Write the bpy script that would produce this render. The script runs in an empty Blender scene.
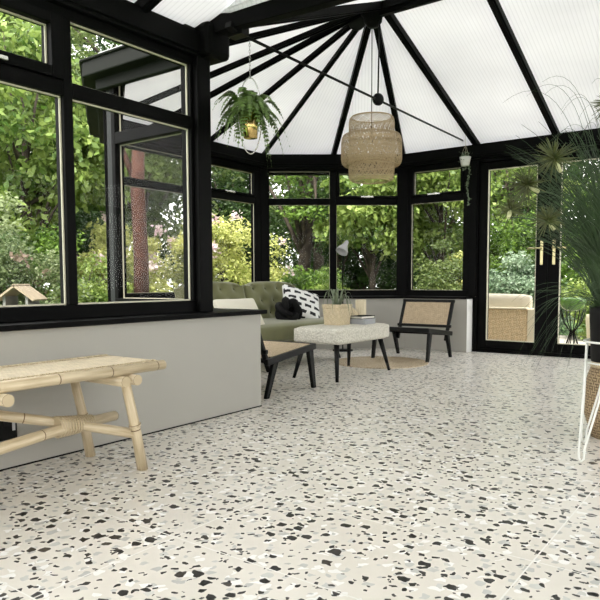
import bpy, bmesh, math, random
import numpy as np
from mathutils import Vector, Matrix
random.seed(7); rng = np.random.default_rng(7)
S = bpy.context.scene
COL = S.collection
PI = math.pi
# ------------------------------------------------------------------ frame
# a runs deep along the left wall, b runs to the left along the door wall
OX, OY = .58, 5.17
WX, WY = .5925, .8056
def P(a, b, h=0.0): return Vector((OX + WX*a - WY*b, OY + WY*a + WX*b, h))
AV = Vector((WX, WY, 0)); BV = Vector((-WY, WX, 0)); Z = Vector((0, 0, 1))
ANG = math.atan2(WY, WX)          # world heading of +a
HE = 2.15                         # eaves
HB = 2.91                         # ridge

# ------------------------------------------------------------------ materials
MATS = {}
def nodes(name):
    m = bpy.data.materials.new(name); m.use_nodes = True
    nt = m.node_tree; nt.nodes.clear()
    out = nt.nodes.new('ShaderNodeOutputMaterial')
    MATS[name] = m
    return m, nt, out
def N(nt, t, **kw):
    n = nt.nodes.new(t)
    for k, v in kw.items():
        if k in n.inputs.keys(): n.inputs[k].default_value = v
        else: setattr(n, k, v)
    return n
def L(nt, a, b): nt.links.new(a, b)
def ramp(nt, fac, stops):
    r = nt.nodes.new('ShaderNodeValToRGB')
    e = r.color_ramp.elements
    while len(e) < len(stops): e.new(0.5)
    for x, (p, c) in zip(e, stops):
        x.position = p; x.color = (*c, 1) if len(c) == 3 else c
    L(nt, fac, r.inputs[0]); return r
def simple(name, col, rough=.5, metal=0., noise=0., nscale=20., bump=0., coat=0., spec=.5, sheen=0.):
    m, nt, out = nodes(name)
    p = N(nt, 'ShaderNodeBsdfPrincipled'); L(nt, p.outputs[0], out.inputs[0])
    p.inputs['Base Color'].default_value = (*col, 1)
    p.inputs['Roughness'].default_value = rough; p.inputs['Metallic'].default_value = metal
    p.inputs['Coat Weight'].default_value = coat; p.inputs['Specular IOR Level'].default_value = spec
    p.inputs['Sheen Weight'].default_value = sheen
    if noise or bump:
        tc = N(nt, 'ShaderNodeTexCoord'); nz = N(nt, 'ShaderNodeTexNoise'); nz.inputs['Scale'].default_value = nscale
        nz.inputs['Detail'].default_value = 4
        L(nt, tc.outputs['Object'], nz.inputs['Vector'])
        if noise:
            r = ramp(nt, nz.outputs[0], [(.3, tuple(c*(1-noise) for c in col)), (.7, tuple(min(1, c*(1+noise)) for c in col))])
            L(nt, r.outputs[0], p.inputs['Base Color'])
        if bump:
            b = N(nt, 'ShaderNodeBump'); b.inputs['Strength'].default_value = bump; b.inputs['Distance'].default_value = .01
            L(nt, nz.outputs[0], b.inputs['Height']); L(nt, b.outputs[0], p.inputs['Normal'])
    return m
simple('black_frame', (.0022, .0022, .0022), .5, noise=.1, nscale=6, spec=.06)
simple('grey_frame', (.016, .018, .018), .5, spec=.2)
simple('black_wood', (.004, .004, .004), .45, noise=.2, nscale=30, spec=.22)
simple('wall_paint', (.36, .35, .315), .7, noise=.015, nscale=3, bump=.03)
simple('white_paint', (.8, .8, .78), .6)
simple('black_iron', (.003, .003, .003), .4, spec=.15)
simple('cream_bead', (.55, .52, .40), .5)
simple('steel', (.6, .6, .58), .25, metal=1)
simple('chrome', (.75, .74, .7), .25, metal=1)
simple('brass', (.62, .55, .30), .28, metal=1)
simple('gold', (.75, .55, .22), .18, metal=1)
simple('white_wire', (.75, .76, .72), .35)
simple('green_velvet', (.150, .152, .064), .8, noise=.12, nscale=8, sheen=.3)
simple('green_button', (.10, .11, .05), .7)
simple('cream_cloth', (.72, .69, .58), .9, bump=.2, nscale=90)
simple('black_cloth', (.004, .004, .004), .8, spec=.2, bump=.3, nscale=60)
simple('grey_metal', (.42, .42, .43), .35)
simple('book_grey', (.33, .34, .36), .6)
simple('page_white', (.72, .7, .64), .8)
simple('black_pot', (.004, .004, .004), .6, spec=.2)
simple('soil', (.03, .02, .013), .95, noise=.4, nscale=60, bump=.5)
simple('pale_stub', (.50, .52, .28), .6)
simple('grass_blade', (.018, .042, .010), .45, noise=.6, nscale=5)
simple('papyrus_leaf', (.062, .075, .018), .5, noise=.4, nscale=14)
simple('fern_leaf', (.10, .17, .035), .5, noise=.5, nscale=25)
simple('vine_leaf', (.15, .20, .12), .6, noise=.4, nscale=30)
simple('greygreen_leaf', (.12, .15, .09), .5, noise=.35, nscale=30)
simple('white_ceramic', (.72, .72, .68), .3)
simple('rope', (.6, .55, .42), .9)
simple('bark', (.055, .042, .03), .95, noise=.5, nscale=14, bump=.6)
simple('red_bark', (.075, .03, .02), .95, noise=.5, nscale=18, bump=.6)
simple('pale_bark', (.30, .27, .17), .9, noise=.4, nscale=14, bump=.4)
simple('lawn', (.06, .13, .025), .95, noise=.5, nscale=9, bump=.5)
simple('patio', (.45, .42, .37), .9, noise=.15, nscale=4, bump=.2)
simple('patio_cream', (.74, .66, .48), .8, noise=.04, nscale=14)
simple('patio_cushion', (.60, .54, .42), .9, bump=.1, nscale=70)
simple('green_glaze', (.16, .33, .06), .2, coat=.5)
simple('tan_wood', (.33, .27, .19), .8, noise=.2, nscale=12)
simple('grey_roof', (.20, .20, .19), .8, noise=.2, nscale=10)
simple('lead_grey', (.009, .010, .008), .6, spec=.12)
simple('ribbed_cream', (.60, .53, .38), .7)

def leafmat(name, dark, light, trans=.35, rough=.45):
    m, nt, out = nodes(name)
    p = N(nt, 'ShaderNodeBsdfPrincipled'); p.inputs['Roughness'].default_value = rough
    p.inputs['Specular IOR Level'].default_value = .35
    at = N(nt, 'ShaderNodeAttribute', attribute_name='tint')
    r = ramp(nt, at.outputs['Fac'], [(0, dark), (1, light)])
    L(nt, r.outputs[0], p.inputs['Base Color'])
    t = N(nt, 'ShaderNodeBsdfTranslucent'); L(nt, r.outputs[0], t.inputs['Color'])
    mx = N(nt, 'ShaderNodeMixShader'); mx.inputs[0].default_value = trans
    L(nt, p.outputs[0], mx.inputs[1]); L(nt, t.outputs[0], mx.inputs[2]); L(nt, mx.outputs[0], out.inputs[0])
leafmat('leaf_lime', (.07, .14, .022), (.36, .46, .12))
leafmat('leaf_mid', (.03, .08, .012), (.19, .31, .05))
leafmat('leaf_dark', (.012, .035, .010), (.07, .13, .030))
leafmat('leaf_olive', (.05, .09, .02), (.20, .26, .08))
leafmat('leaf_sage', (.07, .12, .04), (.34, .40, .20))
leafmat('leaf_yellow', (.24, .29, .05), (.74, .74, .28))
leafmat('leaf_silver', (.10, .20, .09), (.42, .52, .38))
leafmat('blossom', (.72, .50, .58), (.90, .82, .80), trans=.3)
leafmat('blossom_pink', (.34, .24, .18), (.50, .38, .32), trans=.3)

def glass():
    m, nt, out = nodes('glass')
    fr = N(nt, 'ShaderNodeFresnel')
    ge = N(nt, 'ShaderNodeNewGeometry'); ir = N(nt, 'ShaderNodeMix', data_type='FLOAT')    # both faces of a pane reflect alike
    ir.inputs[2].default_value = 1.10; ir.inputs[3].default_value = 1/1.10
    L(nt, ge.outputs['Backfacing'], ir.inputs[0]); L(nt, ir.outputs[0], fr.inputs['IOR'])
    tr = N(nt, 'ShaderNodeBsdfTransparent'); tr.inputs['Color'].default_value = (.955, .955, .95, 1)
    gl = N(nt, 'ShaderNodeBsdfGlossy'); gl.inputs['Roughness'].default_value = .01
    mx = N(nt, 'ShaderNodeMixShader')
    L(nt, fr.outputs[0], mx.inputs[0]); L(nt, tr.outputs[0], mx.inputs[1]); L(nt, gl.outputs[0], mx.inputs[2])
    L(nt, mx.outputs[0], out.inputs[0])
glass()
def polycarbonate():
    m, nt, out = nodes('polycarbonate')
    uv = N(nt, 'ShaderNodeUVMap')
    wv = N(nt, 'ShaderNodeTexWave', wave_type='BANDS', bands_direction='X'); wv.inputs['Scale'].default_value = 10.5
    wv.inputs['Distortion'].default_value = 0
    L(nt, uv.outputs[0], wv.inputs['Vector'])
    nz = N(nt, 'ShaderNodeTexNoise'); nz.inputs['Scale'].default_value = 1.3; nz.inputs['Detail'].default_value = 5
    L(nt, uv.outputs[0], nz.inputs['Vector'])
    r = ramp(nt, wv.outputs['Fac'], [(.0, (.84, .84, .85)), (.25, (.93, .93, .94)), (1, (.93, .93, .94))])
    r2 = ramp(nt, nz.outputs[0], [(.3, (.90, .90, .91)), (.65, (1, 1, 1))])
    mul = N(nt, 'ShaderNodeMix', data_type='RGBA', blend_type='MULTIPLY'); mul.inputs[0].default_value = 1
    L(nt, r.outputs[0], mul.inputs[6]); L(nt, r2.outputs[0], mul.inputs[7])
    d = N(nt, 'ShaderNodeBsdfDiffuse'); t = N(nt, 'ShaderNodeBsdfTranslucent')
    L(nt, mul.outputs[2], d.inputs[0]); L(nt, mul.outputs[2], t.inputs[0])
    mx = N(nt, 'ShaderNodeMixShader'); mx.inputs[0].default_value = .30
    L(nt, d.outputs[0], mx.inputs[1]); L(nt, t.outputs[0], mx.inputs[2]); L(nt, mx.outputs[0], out.inputs[0])
polycarbonate()

def terrazzo():
    m, nt, out = nodes('terrazzo')
    p = N(nt, 'ShaderNodeBsdfPrincipled'); L(nt, p.outputs[0], out.inputs[0])
    tc = N(nt, 'ShaderNodeTexCoord')
    mp = N(nt, 'ShaderNodeMapping'); mp.inputs['Rotation'].default_value = (0, 0, .4)
    L(nt, tc.outputs['Object'], mp.inputs[0])
    dn = N(nt, 'ShaderNodeTexNoise', noise_dimensions='2D'); dn.inputs['Scale'].default_value = 34; dn.inputs['Detail'].default_value = 1
    L(nt, mp.outputs[0], dn.inputs['Vector'])
    sub = N(nt, 'ShaderNodeVectorMath', operation='SUBTRACT'); sub.inputs[1].default_value = (.5, .5, .5)
    L(nt, dn.outputs['Color'], sub.inputs[0])
    sc = N(nt, 'ShaderNodeVectorMath', operation='SCALE'); sc.inputs['Scale'].default_value = .021
    L(nt, sub.outputs[0], sc.inputs[0])
    ad = N(nt, 'ShaderNodeVectorMath', operation='ADD'); L(nt, mp.outputs[0], ad.inputs[0]); L(nt, sc.outputs[0], ad.inputs[1])
    def layer(scale, off, frac, margin, soft=.01, stretch=(1, 1, 1)):
        mm = N(nt, 'ShaderNodeMapping'); mm.inputs['Location'].default_value = off; mm.inputs['Scale'].default_value = stretch
        L(nt, ad.outputs[0], mm.inputs[0])
        v1 = N(nt, 'ShaderNodeTexVoronoi', voronoi_dimensions='2D', feature='F1'); v1.inputs['Scale'].default_value = scale
        v2 = N(nt, 'ShaderNodeTexVoronoi', voronoi_dimensions='2D', feature='DISTANCE_TO_EDGE'); v2.inputs['Scale'].default_value = scale
        L(nt, mm.outputs[0], v1.inputs['Vector']); L(nt, mm.outputs[0], v2.inputs['Vector'])
        sp = N(nt, 'ShaderNodeSeparateColor'); L(nt, v1.outputs['Color'], sp.inputs[0])
        pick = N(nt, 'ShaderNodeMath', operation='LESS_THAN'); pick.inputs[1].default_value = frac
        L(nt, sp.outputs[0], pick.inputs[0])
        mg = N(nt, 'ShaderNodeMath', operation='MULTIPLY_ADD'); mg.inputs[1].default_value = margin*1.3; mg.inputs[2].default_value = margin*.5
        L(nt, sp.outputs[1], mg.inputs[0])
        gt = N(nt, 'ShaderNodeMath', operation='GREATER_THAN'); L(nt, v2.outputs['Distance'], gt.inputs[0]); L(nt, mg.outputs[0], gt.inputs[1])
        mu = N(nt, 'ShaderNodeMath', operation='MULTIPLY'); L(nt, pick.outputs[0], mu.inputs[0]); L(nt, gt.outputs[0], mu.inputs[1])
        return mu.outputs[0], sp.outputs[2]
    def chips(scale, off, frac, rmin, rmax, stretch):
        mm = N(nt, 'ShaderNodeMapping'); mm.inputs['Location'].default_value = off; mm.inputs['Scale'].default_value = stretch; mm.inputs['Rotation'].default_value = (0, 0, off[0])
        L(nt, ad.outputs[0], mm.inputs[0])
        v1 = N(nt, 'ShaderNodeTexVoronoi', voronoi_dimensions='2D', feature='F1', distance='MINKOWSKI'); v1.inputs['Scale'].default_value = scale; v1.inputs['Exponent'].default_value = 1.25
        v1.inputs['Randomness'].default_value = .9
        L(nt, mm.outputs[0], v1.inputs['Vector'])
        sp = N(nt, 'ShaderNodeSeparateColor'); L(nt, v1.outputs['Color'], sp.inputs[0])
        pick = N(nt, 'ShaderNodeMath', operation='LESS_THAN'); pick.inputs[1].default_value = frac; L(nt, sp.outputs[0], pick.inputs[0])
        pw = N(nt, 'ShaderNodeMath', operation='POWER'); pw.inputs[1].default_value = 1.6; L(nt, sp.outputs[1], pw.inputs[0])
        rr = N(nt, 'ShaderNodeMath', operation='MULTIPLY_ADD'); rr.inputs[1].default_value = rmax-rmin; rr.inputs[2].default_value = rmin; L(nt, pw.outputs[0], rr.inputs[0])
        lt = N(nt, 'ShaderNodeMath', operation='LESS_THAN'); L(nt, v1.outputs['Distance'], lt.inputs[0]); L(nt, rr.outputs[0], lt.inputs[1])
        mu = N(nt, 'ShaderNodeMath', operation='MULTIPLY'); L(nt, pick.outputs[0], mu.inputs[0]); L(nt, lt.outputs[0], mu.inputs[1])
        return mu.outputs[0], sp.outputs[2]
    nb = N(nt, 'ShaderNodeTexNoise'); nb.inputs['Scale'].default_value = 2.2; nb.inputs['Detail'].default_value = 3
    L(nt, tc.outputs['Object'], nb.inputs['Vector'])
    base = ramp(nt, nb.outputs[0], [(.3, (.66, .62, .555)), (.7, (.705, .67, .61))])
    cur = base.outputs[0]
    def over(cur, fac, col):
        mx = N(nt, 'ShaderNodeMix', data_type='RGBA'); L(nt, fac, mx.inputs[0]); L(nt, cur, mx.inputs[6])
        if isinstance(col, tuple): mx.inputs[7].default_value = (*col, 1)
        else: L(nt, col, mx.inputs[7])
        return mx.outputs[2]
    f, c = layer(36, (3, 7, 0), .14, .10); cur = over(cur, f, (.79, .78, .755))
    f, c = chips(24, (13, 2, 0), .55, .16, .40, (.85, 1.0, 1)); g = ramp(nt, c, [(0, (.47, .47, .45)), (1, (.58, .58, .55))]); cur = over(cur, f, g.outputs[0])
    f, c = chips(21, (5, 21, 0), .62, .13, .36, (1.0, .8, 1)); k = ramp(nt, c, [(0, (.006, .006, .006)), (.85, (.018, .017, .016)), (1, (.08, .065, .05))]); cur = over(cur, f, k.outputs[0])
    f, c = chips(34, (9, 31, 0), .34, .12, .33, (.8, 1.05, 1)); cur = over(cur, f, (.010, .010, .010))
    f, c = layer(95, (19, 11, 0), .03, .08); cur = over(cur, f, (.05, .048, .045))
    # tile joints along the object's own axes
    sx = N(nt, 'ShaderNodeSeparateXYZ'); L(nt, tc.outputs['Object'], sx.inputs[0])
    def joint(sock, size, off):
        a1 = N(nt, 'ShaderNodeMath', operation='ADD'); a1.inputs[1].default_value = off; L(nt, sock, a1.inputs[0])
        md = N(nt, 'ShaderNodeMath', operation='PINGPONG'); md.inputs[1].default_value = size/2; L(nt, a1.outputs[0], md.inputs[0])
        lt = N(nt, 'ShaderNodeMath', operation='LESS_THAN'); lt.inputs[1].default_value = .0022; L(nt, md.outputs[0], lt.inputs[0])
        return lt.outputs[0]
    j1 = joint(sx.outputs[0], .45, 3.25+.45*10); j2 = joint(sx.outputs[1], .90, 2.11+.9*10)
    mxj = N(nt, 'ShaderNodeMath', operation='MAXIMUM'); L(nt, j1, mxj.inputs[0]); L(nt, j2, mxj.inputs[1])
    cur = over(cur, mxj.outputs[0], (.75, .735, .69))
    L(nt, cur, p.inputs['Base Color'])
    p.inputs['Roughness'].default_value = .30; p.inputs['Specular IOR Level'].default_value = .5
    b = N(nt, 'ShaderNodeBump', invert=True); b.inputs['Strength'].default_value = .25; b.inputs['Distance'].default_value = .002
    L(nt, mxj.outputs[0], b.inputs['Height']); L(nt, b.outputs[0], p.inputs['Normal'])
terrazzo()

def bamboo(name, c1, c2, rings=True):
    m, nt, out = nodes(name)
    p = N(nt, 'ShaderNodeBsdfPrincipled'); L(nt, p.outputs[0], out.inputs[0]); p.inputs['Roughness'].default_value = .42
    uv = N(nt, 'ShaderNodeUVMap')
    mp = N(nt, 'ShaderNodeMapping'); mp.inputs['Scale'].default_value = (10, .8, 1); L(nt, uv.outputs[0], mp.inputs[0])
    nz = N(nt, 'ShaderNodeTexNoise'); nz.inputs['Scale'].default_value = 8; nz.inputs['Detail'].default_value = 5
    L(nt, mp.outputs[0], nz.inputs['Vector'])
    r = ramp(nt, nz.outputs[0], [(.3, c1), (.65, c2)])
    sx = N(nt, 'ShaderNodeSeparateXYZ'); L(nt, uv.outputs[0], sx.inputs[0])
    pg = N(nt, 'ShaderNodeMath', operation='PINGPONG'); pg.inputs[1].default_value = .11; L(nt, sx.outputs[1], pg.inputs[0])
    lt = N(nt, 'ShaderNodeMath', operation='LESS_THAN'); lt.inputs[1].default_value = .0022; L(nt, pg.outputs[0], lt.inputs[0])
    mx = N(nt, 'ShaderNodeMix', data_type='RGBA'); L(nt, lt.outputs[0], mx.inputs[0]); L(nt, r.outputs[0], mx.inputs[6]); mx.inputs[7].default_value = (.16, .10, .05, 1)
    L(nt, mx.outputs[2], p.inputs['Base Color'])
bamboo('bamboo', (.42, .33, .20), (.62, .52, .36))
bamboo('rattan_strand', (.30, .20, .10), (.62, .48, .30))

def weave(name, c1, c2, scale=60., gap=None, mode='cane'):
    m, nt, out = nodes(name)
    p = N(nt, 'ShaderNodeBsdfPrincipled'); L(nt, p.outputs[0], out.inputs[0]); p.inputs['Roughness'].default_value = .7
    uv = N(nt, 'ShaderNodeUVMap')
    mp = N(nt, 'ShaderNodeMapping'); L(nt, uv.outputs[0], mp.inputs[0])
    if mode == 'herring': mp.inputs['Rotation'].default_value = (0, 0, .785)
    w1 = N(nt, 'ShaderNodeTexWave', bands_direction='X'); w1.inputs['Scale'].default_value = scale/6.28*1.
    w2 = N(nt, 'ShaderNodeTexWave', bands_direction='Y'); w2.inputs['Scale'].default_value = scale/6.28*1.
    for w_ in (w1, w2): w_.inputs['Distortion'].default_value = .6; L(nt, mp.outputs[0], w_.inputs['Vector'])
    ck = N(nt, 'ShaderNodeTexChecker'); ck.inputs['Scale'].default_value = scale/3.14; L(nt, mp.outputs[0], ck.inputs['Vector'])
    mx = N(nt, 'ShaderNodeMix', data_type='FLOAT'); L(nt, ck.outputs['Fac'], mx.inputs[0]); L(nt, w1.outputs['Fac'], mx.inputs[2]); L(nt, w2.outputs['Fac'], mx.inputs[3])
    r = ramp(nt, mx.outputs[0], [(.12, c1), (.6, c2)])
    nz = N(nt, 'ShaderNodeTexNoise'); nz.inputs['Scale'].default_value = 22; L(nt, uv.outputs[0], nz.inputs['Vector'])
    r2 = ramp(nt, nz.outputs[0], [(.3, (.8, .8, .8)), (.7, (1, 1, 1))])
    mu = N(nt, 'ShaderNodeMix', data_type='RGBA', blend_type='MULTIPLY'); mu.inputs[0].default_value = 1
    L(nt, r.outputs[0], mu.inputs[6]); L(nt, r2.outputs[0], mu.inputs[7]); L(nt, mu.outputs[2], p.inputs['Base Color'])
    b = N(nt, 'ShaderNodeBump'); b.inputs['Strength'].default_value = .5; b.inputs['Distance'].default_value = .004
    L(nt, mx.outputs[0], b.inputs['Height']); L(nt, b.outputs[0], p.inputs['Normal'])
weave('cane', (.30, .21, .12), (.68, .55, .38), 300)
weave('seagrass', (.42, .33, .19), (.68, .58, .40), 190, mode='herring')
weave('bench_mat', (.54, .44, .29), (.68, .59, .43), 170)
weave('patio_rattan', (.50, .34, .16), (.84, .66, .42), 110)
weave('wicker_brown', (.14, .09, .045), (.46, .34, .2), 150)
weave('jute', (.34, .25, .15), (.60, .50, .36), 150)

def boucle():
    m, nt, out = nodes('boucle')
    p = N(nt, 'ShaderNodeBsdfPrincipled'); L(nt, p.outputs[0], out.inputs[0]); p.inputs['Roughness'].default_value = .95
    tc = N(nt, 'ShaderNodeTexCoord'); v = N(nt, 'ShaderNodeTexVoronoi'); v.inputs['Scale'].default_value = 75
    L(nt, tc.outputs['Object'], v.inputs['Vector'])
    r = ramp(nt, v.outputs['Distance'], [(0, (.72, .70, .62)), (.7, (.50, .48, .41))]); L(nt, r.outputs[0], p.inputs['Base Color'])
    b = N(nt, 'ShaderNodeBump', invert=True); b.inputs['Strength'].default_value = .7; b.inputs['Distance'].default_value = .008
    L(nt, v.outputs['Distance'], b.inputs['Height']); L(nt, b.outputs[0], p.inputs['Normal'])
boucle()
def dashes():
    m, nt, out = nodes('dash_print')
    p = N(nt, 'ShaderNodeBsdfPrincipled'); L(nt, p.outputs[0], out.inputs[0]); p.inputs['Roughness'].default_value = .9
    uv = N(nt, 'ShaderNodeUVMap')
    nz = N(nt, 'ShaderNodeTexNoise'); nz.inputs['Scale'].default_value = 14; L(nt, uv.outputs[0], nz.inputs['Vector'])
    sub = N(nt, 'ShaderNodeVectorMath', operation='MULTIPLY_ADD'); sub.inputs[1].default_value = (.035, .035, 0)
    L(nt, nz.outputs['Color'], sub.inputs[0]); L(nt, uv.outputs[0], sub.inputs[2])
    br = N(nt, 'ShaderNodeTexBrick'); br.offset = .5
    for k, v in (('Scale', 1.), ('Mortar Size', .018), ('Mortar Smooth', 0.), ('Brick Width', .105), ('Row Height', .066)): br.inputs[k].default_value = v
    br.inputs['Color1'].default_value = (.012, .012, .014, 1); br.inputs['Color2'].default_value = (.012, .012, .014, 1); br.inputs['Mortar'].default_value = (.75, .75, .73, 1)
    L(nt, sub.outputs[0], br.inputs['Vector']); L(nt, br.outputs['Color'], p.inputs['Base Color'])
dashes()
M = MATS

# ------------------------------------------------------------------ mesh helpers
class MB:
    """collects shapes (each with uv in metres) and builds ONE mesh object"""
    def __init__(s): s.v = []; s.f = []; s.uv = []; s.sm = []
    def face(s, idx, uvs=None, smooth=False):
        s.f.append(tuple(idx)); s.uv.append(uvs); s.sm.append(smooth)
    def obox(s, c, ax, ay, az, hx, hy, hz):
        """oriented box, half sizes"""
        b = len(s.v); c = Vector(c)
        for i in (-1, 1):
            for j in (-1, 1):
                for k in (-1, 1): s.v.append(c + ax*hx*i + ay*hy*j + az*hz*k)
        F = [((0, 1, 3, 2), hy, hz), ((4, 6, 7, 5), hy, hz), ((0, 4, 5, 1), hx, hz), ((2, 3, 7, 6), hx, hz), ((0, 2, 6, 4), hx, hy), ((1, 5, 7, 3), hx, hy)]
        ext = [(hy, hz), (hy, hz), (hx, hz), (hx, hz), (hx, hy), (hx, hy)]
        for n, (q, _, _) in enumerate(F):
            uvs = []
            for vi in q:
                i = (vi >> 2)*2-1; j = ((vi >> 1) & 1)*2-1; k = (vi & 1)*2-1
                t = [(j*hy, k*hz), (i*hx, k*hz), (i*hx, j*hy)][n//2]
                uvs.append((t[0], t[1]))
            s.face([b+x for x in q], uvs)
        return s
    def box(s, x0, x1, y0, y1, z0, z1):
        return s.obox(((x0+x1)/2, (y0+y1)/2, (z0+z1)/2), Vector((1, 0, 0)), Vector((0, 1, 0)), Z, abs(x1-x0)/2, abs(y1-y0)/2, abs(z1-z0)/2)
    def bar(s, p, q, wid, hgt, up=Z):
        p = Vector(p); q = Vector(q); d = (q-p); l = d.length; d.normalize()
        sd = d.cross(up); sd.normalize(); u = sd.cross(d)
        return s.obox((p+q)/2, d, sd, u, l/2, wid/2, hgt/2)
    def tube(s, pts, rad, n=10, closed=False, caps=True):
        pts = [Vector(p) for p in pts]; m = len(pts)
        rads = rad if isinstance(rad, (list, tuple)) else [rad]*m
        b = len(s.v); prev = None; dist = 0; vs = []
        for i, p in enumerate(pts):
            if closed: t = pts[(i+1) % m]-pts[i-1]
            else: t = pts[min(i+1, m-1)]-pts[max(i-1, 0)]
            t.normalize()
            if prev is None:
                r = t.orthogonal().normalized()
            else:
                r = prev - t*prev.dot(t)
                r = r.normalized() if r.length > 1e-6 else t.orthogonal().normalized()
            prev = r; u = t.cross(r)
            if i: dist += (p-pts[i-1]).length
            vs.append(dist)
            for k in range(n):
                a = 2*PI*k/n
                s.v.append(p + (r*math.cos(a)+u*math.sin(a))*rads[i])
        R = range(m if closed else m-1)
        for i in R:
            j = (i+1) % m; vj = vs[j] if j else dist+.01
            for k in range(n):
                l = (k+1) % n; c = 2*PI*rads[i]
                s.face((b+i*n+k, b+i*n+l, b+j*n+l, b+j*n+k), [(c*k/n, vs[i]), (c*(k+1)/n, vs[i]), (c*(k+1)/n, vj), (c*k/n, vj)], True)
        if caps and not closed:
            s.face([b+k for k in reversed(range(n))], [(.01, .05)]*n); s.face([b+(m-1)*n+k for k in range(n)], [(.01, .05)]*n)
        return s
    def lathe(s, prof, c=(0, 0, 0), n=24, axis=None, caps=True):
        """prof: (radius, height) list"""
        c = Vector(c); b = len(s.v); m = len(prof)
        az = (axis or Z).normalized(); ax = az.orthogonal().normalized() if axis else Vector((1, 0, 0)); ay = az.cross(ax)
        for r, h in prof:
            for k in range(n):
                a = 2*PI*k/n; s.v.append(c+(ax*math.cos(a)+ay*math.sin(a))*r+az*h)
        for i in range(m-1):
            for k in range(n):
                l = (k+1) % n; rr = max(prof[i][0], prof[i+1][0])*2*PI
                s.face((b+i*n+k, b+i*n+l, b+(i+1)*n+l, b+(i+1)*n+k), [(rr*k/n, prof[i][1]), (rr*(k+1)/n, prof[i][1]), (rr*(k+1)/n, prof[i+1][1]), (rr*k/n, prof[i+1][1])], True)
        if caps:
            s.face([b+k for k in reversed(range(n))]); s.face([b+(m-1)*n+k for k in range(n)])
        return s
    def poly(s, pts, thick=0., uvf=None):
        """flat polygon, extruded by thick along +Z"""
        b = len(s.v); n = len(pts)
        for p in pts: s.v.append(Vector(p))
        uv = [uvf(Vector(p)) for p in pts] if uvf else None
        if not thick: s.face(range(b, b+n), uv); return s
        for p in pts: s.v.append(Vector(p)+Z*thick)
        s.face(list(reversed(range(b, b+n))), list(reversed(uv)) if uv else None); s.face(range(b+n, b+2*n), uv)
        for i in range(n):
            j = (i+1) % n; s.face((b+i, b+j, b+n+j, b+n+i), [uv[i], uv[j], uv[j], uv[i]] if uv else None)
        return s
    def build(s, name, mat, parent=None, bevel=0., loc=None, smooth=None, mtx=None):
        me = bpy.data.meshes.new(name)
        vs = s.v
        if mtx is not None: vs = [mtx @ Vector(v) for v in vs]
        me.from_pydata([tuple(v) for v in vs], [], s.f)
        uvl = me.uv_layers.new(name='UVMap'); k = 0
        data = np.zeros((len(me.loops), 2), dtype=np.float32)
        for f, uv in zip(s.f, s.uv):
            if uv is not None:
                for t in uv: data[k] = t; k += 1
            else: k += len(f)
        uvl.data.foreach_set('uv', data.ravel())
        me.polygons.foreach_set('use_smooth', [bool(x) if smooth is None else smooth for x in s.sm])
        me.materials.append(MATS[mat])
        o = bpy.data.objects.new(name, me); COL.objects.link(o)
        if bevel:
            md = o.modifiers.new('bevel', 'BEVEL'); md.width = bevel; md.segments = 2; md.limit_method = 'ANGLE'
        if parent: o.parent = parent
        if loc is not None: o.location = loc
        return o
def empty(name, loc, rz=0.):
    o = bpy.data.objects.new(name, None); COL.objects.link(o); o.location = loc; o.rotation_euler = (0, 0, rz); o.empty_display_size = .1
    return o
def tag(o, label, cat, group=None, kind=None):
    o['label'] = label; o['category'] = cat
    if group: o['group'] = group
    if kind: o['kind'] = kind
    return o
def struct(o, label=None, cat=None):
    o['kind'] = 'structure'
    if label: o['label'] = label; o['category'] = cat
    return o
def softbox(sx, sy, sz, seg=10, puff=.0, r=.03, func=None):
    """rounded, slightly puffed cushion centred on the origin: returns MB"""
    mb = MB(); bm = bmesh.new(); bmesh.ops.create_cube(bm, size=1)
    bmesh.ops.subdivide_edges(bm, edges=bm.edges[:], cuts=seg, use_grid_fill=True)
    h = Vector((sx/2, sy/2, sz/2))
    for v in bm.verts:
        q = Vector((v.co.x*sx, v.co.y*sy, v.co.z*sz))
        inn = Vector([max(-h[i]+r, min(h[i]-r, q[i])) for i in range(3)])
        d = q-inn
        if d.length > 1e-9: q = inn + d.normalized()*r
        x, y = v.co.x*2, v.co.y*2
        q.z += puff*(1-x*x)*(1-y*y)*(1 if v.co.z > 0 else -1)*abs(v.co.z*2)
        if func: q = func(q)
        v.co = q
    bm.verts.ensure_lookup_table(); bm.faces.ensure_lookup_table()
    for v in bm.verts: mb.v.append(v.co.copy())
    for f in bm.faces:
        nrm = f.normal if f.normal.length else Z
        f.normal_update(); nn = [abs(c) for c in f.normal]; ax = nn.index(max(nn)); o = [(1, 2), (0, 2), (0, 1)][ax]
        mb.face([v.index for v in f.verts], [(v.co[o[0]], v.co[o[1]]) for v in f.verts], True)
    bm.free(); return mb

# ------------------------------------------------------------------ floor, ceiling shell
BR, AK = -4.05, -6.6      # right wall line, back wall line
floor_pts = [(2.06, .78), (1.1, 2.05), (-.97, 2.05), (-1.9, .82), (-1.9, 0), (AK, 0), (AK, BR), (2.06, BR)]
fm = MB(); fm.poly([(a, b, -.12) for a, b in floor_pts][::-1], .12)
fl = fm.build('floor', 'terrazzo'); fl.matrix_world = Matrix.Translation((OX, OY, 0)) @ Matrix.Rotation(ANG, 4, 'Z')
struct(fl, 'white terrazzo tile floor with black and grey chips', 'floor')

def facet0(p0, p1):
    a = P(*p0); b = P(*p1); t = (b-a); l = t.length; t.normalize()
    n = Z.cross(t)      # points outside when walking so that inside is on the right
    return a, t, n, l
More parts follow.
